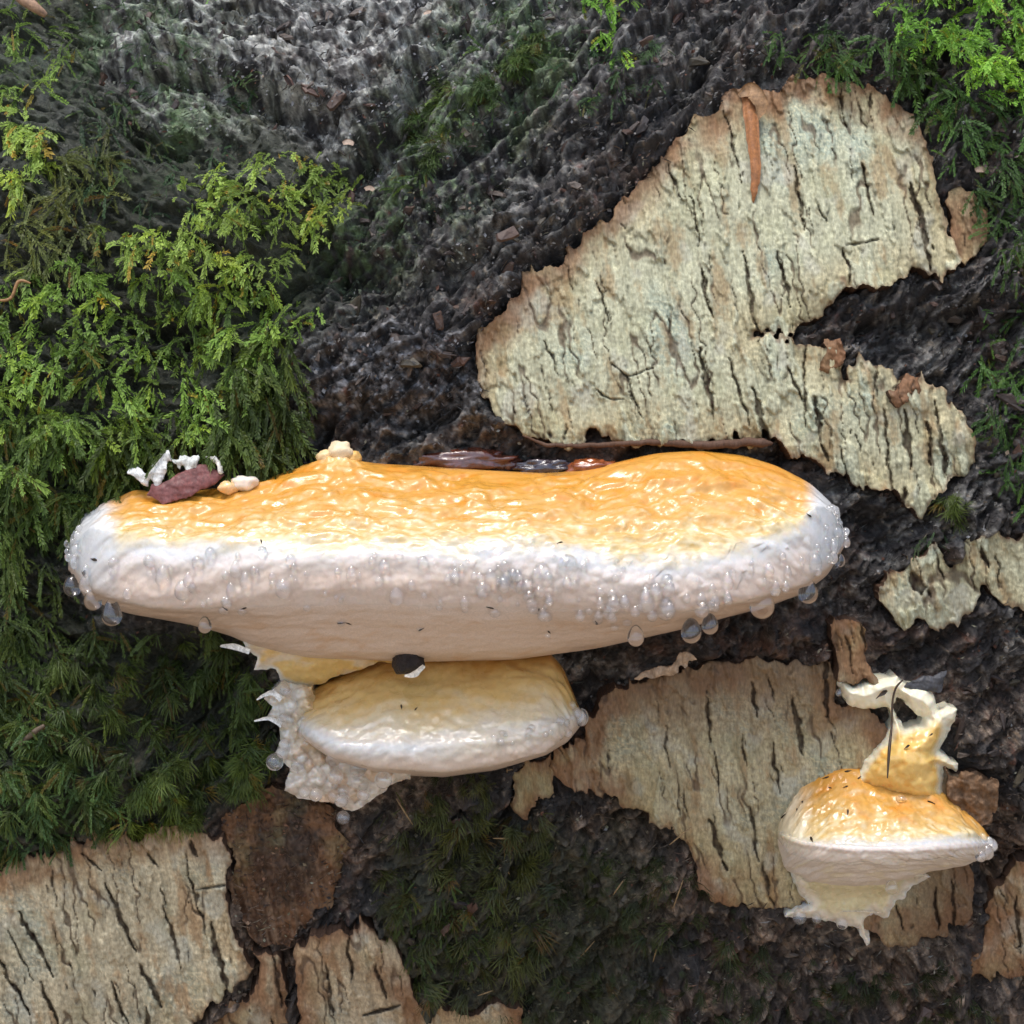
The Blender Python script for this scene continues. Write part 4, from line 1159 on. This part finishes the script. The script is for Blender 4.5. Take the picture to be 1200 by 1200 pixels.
def curved_leaf(name, pts, widths, hts, col, label, cat, fold=0.3, parent=None, mat=None):
    pts = np.array(pts, float); n = 26; m = 7
    k = np.linspace(0, len(pts) - 1, n); c = spline(pts, k)
    w = np.interp(k, np.arange(len(pts)), widths); h = np.interp(k, np.arange(len(pts)), hts)
    tn = np.gradient(c, axis=0); tn /= np.linalg.norm(tn, axis=1, keepdims=True); pr = np.stack([-tn[:, 1], tn[:, 0]], 1)
    v = np.linspace(-1, 1, m)
    px = c[:, None, 0] + w[:, None] * v * pr[:, None, 0]; py = c[:, None, 1] + w[:, None] * v * pr[:, None, 1]
    px = px + 1.2 * noise(px / 8., py / 8., 3)
    hh = h[:, None] + fold * w[:, None] * v ** 2 + 1.2 * noise(px / 9., py / 9., 8)
    top = surf(px, py, hh).reshape(-1, 3); bot = surf(px, py, hh - 1.4).reshape(-1, 3)
    f = grid_faces(n, m); N = n * m
    ed = np.concatenate([np.arange(m), np.arange(1, n) * m + m - 1, (n - 1) * m + np.arange(m - 2, -1, -1), np.arange(n - 2, 0, -1) * m])
    e2 = np.roll(ed, -1)
    sk = np.stack([ed, e2, e2 + N, ed + N], 1)
    cl = np.tile(np.asarray(col, float), (2 * N, 1)); V = np.concatenate([top, bot])
    cl = cl * (1 + 0.5 * fbm(V[:, 0] / 10., V[:, 2] / 10., 3, 15))[:, None]
    o = part(name, V, [f[:, ::-1], f + N, sk], mat or M_dead, parent, origin=top.mean(0), col=cl)
    return tag(o, label, cat) if parent is None else o


curved_leaf("dry_bud_scale", [(877,108),(880,135),(883,170),(886,200),(884,222),(883,238)], [8, 9, 7, 6, 4.5, 0.5], [38, 42, 38, 36, 32, 25], (0.31, 0.125, 0.04), "long orange-brown peeling sliver near the top of the large pale bark plate", "sliver", fold=-0.6)
curved_leaf("peeled_chip", [(866,112),(880,106),(892,122),(886,140)], [2, 10, 8, 3], [38, 46, 44, 36], (0.26, 0.15, 0.07), "tan curled chip at the upper end of the orange-brown sliver", "chip", fold=0.3)
def scrap(name, poly, h, col, label, cat, mat=None, bump=3.0, seed=5, var=0.5, wamt=0.6, tilt=0.0):
    p = np.array(poly, float); cx, cy = p.mean(0)
    o = sheet(name, [poly], lambda x, y, f: h + bump * fbm(x / 16., y / 16., 3, seed) * 2 + 2 * (1 - np.exp(f / 3.)) + tilt * (y - cy),
              lambda x, y, f: np.tile(np.asarray(col, float), (len(x), 1)) * (1 + var * fbm(x / 11., y / 11., 3, seed + 2))[:, None], mat or M_dead, None, step=1.2, skirt=2.5, seed=seed, wamt=wamt,
              origin=surf(np.array(cx), np.array(cy), h))
    return tag(o, label, cat)


scrap("dead_leaf", [(172,580),(196,562),(222,548),(240,541),(264,556),(250,566),(236,572),(214,584),(190,592)], 62, (0.15, 0.05, 0.045), "dark reddish leaf scrap behind the left shoulder of the largest bracket", "leaf scrap", M_dead, 1.6, 15, 0.5, 0.35, 0.25)
scrap("pale_shred", [(158,562),(166,546),(184,540),(200,541),(212,552),(196,560),(180,568),(166,574)], 62, (0.60, 0.60, 0.57), "white frayed scrap left of the dark reddish leaf", "shred", None, 2.5, 25, 0.4, 1.6)
scrap("pale_shred", [(196,536),(214,526),(232,534),(228,546),(212,548)], 58, (0.55, 0.56, 0.52), "white torn scrap above the dark reddish leaf", "shred", None, 2.5, 35, 0.4, 1.2)
scrap("pale_shred", [(240,540),(252,537),(259,549),(252,556)], 62, (0.74, 0.70, 0.62), "small white scrap right of the dark reddish leaf", "shred", None, 2.5, 45, 0.4, 1.0)
scrap("bark_chip", [(1060,806),(1072,797),(1100,789),(1112,792),(1104,804),(1084,811)], 26, (0.06, 0.06, 0.065), "dark slate-coloured chip behind the top of the torn lobe", "bark chip", None, 3, 55)
scrap("bark_chip", [(1104,900),(1122,914),(1140,903),(1162,910),(1168,932),(1160,962),(1148,974),(1120,955)], 30, (0.17, 0.10, 0.055), "loose brown bark flap right of the small fungus", "bark chip", M_birch, 6, 65, 0.7, 1.0)
scrap("bark_chip", [(742,795),(765,782),(790,778),(808,766),(816,772),(800,788),(770,794)], 36, (0.42, 0.30, 0.20), "pale torn chip of bark just above the brownish plate", "bark chip", M_birch, 5, 75, 0.6)
for (pts, w, h, lab) in [
                         ([(258,757),(275,758),(292,764)], [1, 4, 3], [60, 66, 70], "pale torn shred at the left end of the underside neck"), ([(300,820),(318,812),(330,820)], [0.8, 3, 4], [50, 56, 60], "white shred jutting left from the bubbly base"), ([(298,845),(316,842),(330,850)], [0.8, 2.5, 4], [50, 56, 60], "lower white shred jutting left from the bubbly base")]:
    curved_leaf("pale_shred", pts, w, h, (0.74, 0.72, 0.66), lab, "shred", fold=0.4)
for (x, y, r, lab) in [(408,168,6,"pale pinkish chip in the dark cleft of the upper bark"),(503,17,6,"pale tan chip near the top edge on grey bark"),(433,222,5,"whitish chip near the tip of the bright moss"),(1150,200,7,"tan chip right of the large pale plate under green moss")]:
    curved_leaf("bark_chip", [(x - r, y), (x, y - 2), (x + r, y + 1)], [2, r * .6, 2], [float(height(np.array([x * 1.]), np.array([y * 1.]))[0]) + 6] * 3, (0.36, 0.26, 0.19), lab, "bark chip", fold=0.2)
o = blob("dark_ball", 478, 775, 84, 17, 15, 17, (0.020, 0.011, 0.008), M_rough, None, 12, 0.3, 48, origin=at(np.array(480.), np.array(790.), 120))
tag(o, "round dark brown ball wedged between the largest and middle brackets", "dark ball")
curved_leaf("pale_shred", [(474,792),(486,790),(497,780)], [1, 4, 2], [112, 114, 112], (0.70, 0.62, 0.50), "little white torn edge at the foot of the dark ball", "shred", fold=0.2)
o = blob("resin_lump", 692, 550, 14, 30, 18, 13, (0.24, 0.065, 0.02), M_wet, None, 21, 0.25, 44, sc_=2.0)
tag(o, "wet amber-red resin lump behind the largest bracket under the large pale plate", "resin")
o = blob("resin_lump", 640, 549, 6, 38, 16, 12, (0.035, 0.025, 0.03), M_wet, None, 23, 0.3, 44, sc_=2.0)
tag(o, "wet black shiny lump left of the amber resin behind the largest bracket", "resin")
o = blob("resin_lump", 545, 541, -4, 66, 16, 15, (0.10, 0.028, 0.015), M_wet, None, 25, 0.3, 44, sc_=2.0)
tag(o, "dark red-brown wet swelling behind the middle of the largest bracket", "resin")


# ------------------------------------------------------------------ moss
def frond_proto(seed, pairs=20, wid=0.15, leaf=0.036):
    r = np.random.default_rng(seed)
    V = []; F = []; shade = []
    for k in range(pairs):
        x = 0.06 + 0.9 * k / pairs
        Ls = wid * (0.35 + 0.65 * math.sin(math.pi * (0.12 + 0.82 * (1 - k / pairs)) ** 0.8)) * r.uniform(0.7, 1.2)
        for s in (-1, 1):
            a = math.radians(r.uniform(18, 48)); dz = r.uniform(-0.2, 0.7)
            d_ = np.array([math.cos(a), s * math.sin(a), dz]); d_ /= np.linalg.norm(d_)
            pr = np.array([-d_[1], d_[0], 0.0]) * leaf * r.uniform(0.7, 1.2) + np.array([0, 0, r.uniform(-.5, .5) * leaf])
            b = np.array([x, 0, 0.0]); i = len(V)
            V += [b, b + d_ * Ls * 0.45 + pr * 0.6, b + d_ * Ls, b + d_ * Ls * 0.45 - pr * 0.6]
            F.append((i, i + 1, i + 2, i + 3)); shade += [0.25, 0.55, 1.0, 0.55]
    # tip and stem
    i = len(V)
    V += [np.array([0.85, 0.02, 0.0]), np.array([1.08, 0, 0.02]), np.array([0.85, -0.02, 0.01]), np.array([0, 0.012, 0.0]), np.array([0, -0.012, 0.0])]
    F += [(i, i + 1, i + 2, i + 2), (i + 3, i, i + 2, i + 4)]
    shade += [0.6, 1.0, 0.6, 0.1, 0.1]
    q = np.array([f for f in F if f[2] != f[3]]); t = np.array([f[:3] for f in F if f[2] == f[3]])
    return np.array(V), q, t, np.array(shade)


def tuft_proto(seed, blades=16):
    r = np.random.default_rng(seed); V = []; F = []; shade = []
    for k in range(blades):
        a = r.normal(0, 0.42); dz = r.uniform(-0.1, 0.6); L = r.uniform(0.4, 1.05); w = r.uniform(0.014, 0.03)
        d_ = np.array([math.cos(a), math.sin(a), dz]); d_ /= np.linalg.norm(d_); s = np.array([-math.sin(a), math.cos(a), r.uniform(-.5, .5)]) * w
        b = np.array([r.uniform(-.1, .25), r.normal(0, .12), 0.0]); i = len(V)
        m = b + d_ * L * .55 + np.array([0, 0, 0.03])
        V += [b - s, b + s, m + s * .8, m - s * .8, b + d_ * L - np.array([0, 0, 0.06])]
        F.append((i, i + 1, i + 2, i + 3)); F.append((i + 3, i + 2, i + 4, i + 4)); shade += [0.1, 0.1, .55, .55, 1.0]
    q = np.array([f for f in F if f[2] != f[3]]); t = np.array([f[:3] for f in F if f[2] == f[3]])
    return np.array(V), q, t, np.array(shade)


FP = [frond_proto(1), frond_proto(2, 17, 0.2, 0.042), frond_proto(3, 22, 0.12, 0.034), frond_proto(4, 18, 0.17, 0.045)]
PP = [frond_proto(21, 12, 0.26, 0.075), frond_proto(22, 14, 0.22, 0.065), frond_proto(23, 11, 0.30, 0.085)]
TP = [tuft_proto(11), tuft_proto(12), tuft_proto(13, 20)]


def moss(polys_spec, label, name="moss", seed=0, group=None):
    """polys_spec: list of (polygon, count, length range, angle mean/spread (0=right, 90=down), colours base/tip, 'f'/'t', lift, soft)"""
    r = np.random.default_rng(seed)
    Vs, Qs, Ts, Cs = [], [], [], []; off = 0
    for (poly, cnt, (l0, l1), (am, asd), (cb, ct), typ, lift, extra) in polys_spec:
        pp = np.array(poly, float)
        n0 = int(cnt * 5)
        x = r.uniform(pp[:, 0].min() - 10, pp[:, 0].max() + 10, n0); y = r.uniform(pp[:, 1].min() - 10, pp[:, 1].max() + 10, n0)
        d_ = sdf(x, y, [poly]) + 16 * fbm(x / 40., y / 40., 2, seed + 3)
        ok = d_ < 0
        clump = fbm(x / 30., y / 30., 2, seed + 5)
        ok &= r.random(n0) < np.clip(0.42 + 3.4 * clump, 0.01, 1)
        x, y = x[ok][:cnt], y[ok][:cnt]; n = len(x)
        if n == 0: continue
        hb = height(x, y) + r.uniform(-4, 10, n) * extra + 46 * extra * np.maximum(fbm(x / 30., y / 30., 2, seed + 5), -0.3)
        P0 = surf(x, y, hb); N = nrm(P0)
        right = np.array([1.0, 0, 0]); right = right - (N @ right)[:, None] * N; right /= np.linalg.norm(right, axis=1, keepdims=True)
        up = np.cross(right, N); up *= np.sign(up[:, 2:3])
        ang = np.radians(am + asd * np.clip(r.normal(0, 1, n), -2.2, 2.2) + 75 * noise(x / 42., y / 42., seed + 9))
        Tn = np.cos(ang)[:, None] * right - np.sin(ang)[:, None] * up
        lf = lift * r.uniform(0.1, 1.8, n)
        Tn = Tn + N * lf[:, None]; Tn /= np.linalg.norm(Tn, axis=1, keepdims=True)
        B = np.cross(N, Tn); B /= np.linalg.norm(B, axis=1, keepdims=True)
        ro = r.normal(0, 0.7, n); Nz = np.cross(Tn, B)
        B2 = B * np.cos(ro)[:, None] + Nz * np.sin(ro)[:, None]; N2 = np.cross(Tn, B2)
        N2 = N2 * np.sign((N2 * N).sum(1) + 1e-6)[:, None]
        L = (l0 * 0.7 + (l1 - l0 * 0.7) * r.random(n) ** 1.2) * (1 + 0.25 * fbm(x / 60., y / 60., 2, seed + 7))
        drop = r.uniform(0.15, 0.55, n)
        PR = {'f': FP, 't': TP, 'p': PP + FP[:2]}[typ]
        pro = r.integers(0, len(PR), n)
        tone = np.clip(0.5 + 1.1 * fbm(x / 70., y / 70., 3, seed + 12) + r.normal(0, 0.22, n), 0, 1)
        yel = np.clip(r.normal(0.0, 0.5, n) + 1.4 * noise(x / 55., y / 55., seed + 14), 0, 1)
        cb, ct = np.array(cb), np.array(ct)
        for k, (pv, pq, pt, ps) in enumerate(PR):
            s = np.nonzero(pro == k)[0]
            if len(s) == 0: continue
            xx, yy, zz = pv[:, 0], pv[:, 1], pv[:, 2]
            l = L[s][:, None, None]
            V = P0[s][:, None] + l * (Tn[s][:, None] * xx[None, :, None] + B2[s][:, None] * yy[None, :, None] + N2[s][:, None] * zz[None, :, None])
            dv = (drop[s][:, None] * np.maximum(xx, 0)[None] ** 2)[..., None] * l
            V = V + dv * (np.array([0, 0, -0.8]) - 0.5 * N[s][:, None])
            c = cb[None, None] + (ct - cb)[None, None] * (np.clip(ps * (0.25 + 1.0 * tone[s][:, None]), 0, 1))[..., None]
            yl = np.array([1.22, 1.08, 0.7])
            c = c * (1 + (yl - 1) * yel[s][:, None, None])
            br = (r.random(len(s)) < 0.06)[:, None, None]
            c = np.where(br, c * np.array([1.5, 0.75, 0.6]), c)
            nv = len(pv); o_ = off + (np.arange(len(s)) * nv)[:, None, None]
            Vs.append(V.reshape(-1, 3)); Cs.append(c.reshape(-1, 3))
            Qs.append((pq[None] + o_).reshape(-1, 4)); Ts.append((pt[None] + o_).reshape(-1, 3))
            off += len(s) * nv
    V = np.concatenate(Vs)
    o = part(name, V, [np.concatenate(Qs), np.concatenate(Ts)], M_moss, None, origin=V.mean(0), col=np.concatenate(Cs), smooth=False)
    tag(o, label, "moss", group, 'stuff')
    return o


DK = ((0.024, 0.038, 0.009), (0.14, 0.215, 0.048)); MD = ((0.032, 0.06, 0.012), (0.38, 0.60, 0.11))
BR = ((0.060, 0.105, 0.016), (0.58, 0.78, 0.17)); TEAL = ((0.020, 0.04, 0.016), (0.13, 0.24, 0.10)); OL = ((0.030, 0.034, 0.012), (0.15, 0.17, 0.045))
VB = ((0.06, 0.15, 0.014), (0.42, 0.78, 0.12))
up_l = [(205,190),(260,180),(330,170),(400,205),(412,250),(375,255),(372,290),(300,330),(240,330),(160,300),(120,300),(110,270),(200,270),(215,240)]
fan = [(-20,330),(120,290),(200,310),(330,320),(380,360),(320,400),(330,440),(230,500),(180,520),(60,540),(-20,560)]
moss([(fan, 1150, (16, 38), (68, 55), MD, 'p', 0.75, 1.3), (up_l, 780, (13, 32), (70, 62), BR, 'p', 1.0, 1.6),
      ([(0,110),(50,120),(60,180),(50,220),(0,240)], 150, (18, 38), (70, 45), BR, 'p', 0.6, 1.2),
      ([(0,0),(60,-20),(90,60),(60,110),(0,110)], 130, (18, 36), (60, 60), MD, 'f', 0.4, 0.8),
      ([(40,190),(130,140),(130,290),(60,330),(0,330),(0,230)], 260, (20, 42), (75, 50), ((0.04,0.05,0.015),(0.26,0.31,0.09)), 'f', 0.4, 0.8),
      ([(100,130),(150,130),(140,230),(100,240)], 50, (16, 34), (80, 40), TEAL, 'f', 0.4, 0.8),
      ([(235,80),(280,80),(285,125),(240,120)], 26, (14, 28), (70, 70), TEAL, 'f', 0.5, 0.5),
      ([(250,360),(345,390),(345,470),(335,540),(265,540),(240,480)], 430, (26, 56), (82, 24), ((0.025,0.04,0.01),(0.16,0.24,0.05)), 'f', 0.35, 1.0),
      ([(-20,480),(90,480),(220,500),(200,540),(110,590),(-20,640)], 620, (20, 48), (70, 40), ((0.025,0.04,0.01),(0.16,0.26,0.05)), 'f', 0.4, 1.0)],
     "bright feathery moss cushion hanging down the upper left of the log", seed=1)
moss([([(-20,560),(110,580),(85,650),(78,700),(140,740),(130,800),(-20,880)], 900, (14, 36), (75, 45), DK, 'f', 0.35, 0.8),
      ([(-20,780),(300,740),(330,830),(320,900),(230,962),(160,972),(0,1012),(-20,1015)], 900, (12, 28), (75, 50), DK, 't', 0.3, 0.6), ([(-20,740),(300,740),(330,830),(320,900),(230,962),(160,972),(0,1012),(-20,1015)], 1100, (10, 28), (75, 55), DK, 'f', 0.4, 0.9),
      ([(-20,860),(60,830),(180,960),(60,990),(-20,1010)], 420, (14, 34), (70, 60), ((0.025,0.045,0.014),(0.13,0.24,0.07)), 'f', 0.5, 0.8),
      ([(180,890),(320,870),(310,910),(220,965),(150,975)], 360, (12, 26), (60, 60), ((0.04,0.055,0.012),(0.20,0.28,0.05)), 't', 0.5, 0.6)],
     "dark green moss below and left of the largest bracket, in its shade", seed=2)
moss([([(1030,-30),(1220,-30),(1220,110),(1150,120),(1110,70),(1050,40)], 780, (14, 34), (80, 62), VB, 'p', 0.9, 1.4),
      ([(940,20),(1060,40),(1120,90),(1220,110),(1220,190),(1110,190),(1070,110),(1000,85),(940,80)], 420, (16, 40), (80, 50), ((0.025,0.05,0.014),(0.13,0.27,0.055)), 'f', 0.4, 0.8),
      ([(1135,190),(1230,180),(1230,340),(1160,320),(1150,260)], 340, (14, 34), (90, 50), ((0.025,0.05,0.014),(0.13,0.25,0.055)), 'f', 0.4, 0.8),
      ([(1140,370),(1230,330),(1230,580),(1165,560),(1150,440)], 340, (14, 34), (100, 50), ((0.025,0.05,0.014),(0.13,0.27,0.055)), 'f', 0.4, 0.6)],
     "vivid green moss in the upper right corner and down the right edge", seed=3)
moss([([(682,-20),(745,-20),(738,50),(700,110),(690,40)], 150, (14, 30), (85, 40), VB, 'f', 0.5, 0.8), ([(690,60),(780,50),(740,110),(690,130)], 60, (10, 22), (100, 60), TEAL, 't', 0.4, 0.5)],
     "small bright tuft of moss at the top edge, right of centre", seed=4)
moss([([(455,150),(560,60),(640,30),(600,120),(520,170),(480,230),(440,220)], 260, (12, 28), (105, 60), ((0.03,0.055,0.016),(0.17,0.30,0.08)), 'f', 0.7, 0.5), ([(470,150),(510,90),(580,60),(640,30),(620,100),(540,140),(500,190),(470,210),(455,190)], 700, (8, 22), (110, 60), ((0.03,0.05,0.016),(0.13,0.21,0.06)), 't', 0.6, 0.4)],
     "thin green film of moss on the dark bark ridge at top centre", seed=5)
moss([([(1085,590),(1130,585),(1125,612),(1090,612)], 46, (14, 30), (90, 70), ((0.03,0.045,0.01),(0.13,0.18,0.03)), 't', 0.8, 0.3), ([(1042,645),(1075,635),(1100,610),(1110,640),(1060,665)], 60, (9, 22), (120, 60), TEAL, 'f', 0.6, 0.3)],
     "small green tuft of moss between the right-hand bark plates", seed=6)
moss([([(500,905),(590,900),(640,960),(640,1080),(600,1190),(480,1185),(440,1060),(470,960)], 420, (12, 30), (90, 60), OL, 't', 0.4, 0.4), ([(440,930),(590,900),(650,960),(640,1080),(600,1190),(480,1185),(440,1060)], 300, (7, 17), (90, 80), ((0.03,0.036,0.012),(0.13,0.15,0.04)), 'f', 0.4, 0.3),
      ([(460,1030),(570,1040),(560,1130),(520,1180),(470,1130)], 260, (10, 24), (85, 65), ((0.02,0.035,0.01),(0.13,0.20,0.04)), 'f', 0.4, 0.4),
      ([(640,980),(820,1020),(900,1120),(1100,1130),(1180,1190),(1180,1230),(620,1230)], 620, (10, 26), (90, 70), ((0.02,0.026,0.01),(0.085,0.115,0.035)), 't', 0.4, 0.3)],
     "sparse olive moss on dark bark at the bottom centre", seed=7)
moss([([(90,0),(230,-10),(240,60),(160,130),(90,110)], 150, (10, 24), (80, 60), TEAL, 'f', 0.5, 0.5), ([(160,180),(260,170),(240,270),(150,250)], 110, (10, 26), (80, 60), TEAL, 'f', 0.5, 0.5),
      ([(100,120),(200,130),(190,200),(100,220)], 90, (12, 26), (80, 50), ((0.03,0.05,0.015),(0.22,0.34,0.10)), 'f', 0.5, 0.5), ([(240,85),(300,80),(300,130),(245,125)], 70, (10, 26), (70, 60), TEAL, 'f', 0.6, 0.5)],
     "scattered small sprigs of blue-green moss on the grey bark at the upper left", seed=9)
moss([([(640,60),(790,40),(780,100),(660,130)], 120, (9, 22), (110, 60), TEAL, 'f', 0.5, 0.4), ([(560,20),(690,-10),(690,40),(570,70)], 90, (9, 22), (100, 60), TEAL, 'f', 0.5, 0.4), ([(880,30),(1000,40),(990,90),(900,70)], 110, (10, 24), (90, 60), ((0.025,0.05,0.014),(0.13,0.27,0.055)), 'f', 0.5, 0.5)],
     "thin sprigs of moss on the black bark above the large pale plate", seed=10)
moss([([(240,-15),(275,-15),(272,12),(255,24)], 20, (14, 28), (85, 40), VB, 'f', 0.4, 0.4)], "tiny bright sprig of moss at the top edge, left of centre", seed=8)
print("tris", sum(len(o.data.loops) - 2 * len(o.data.polygons) for o in bpy.data.objects if o.type == 'MESH'))
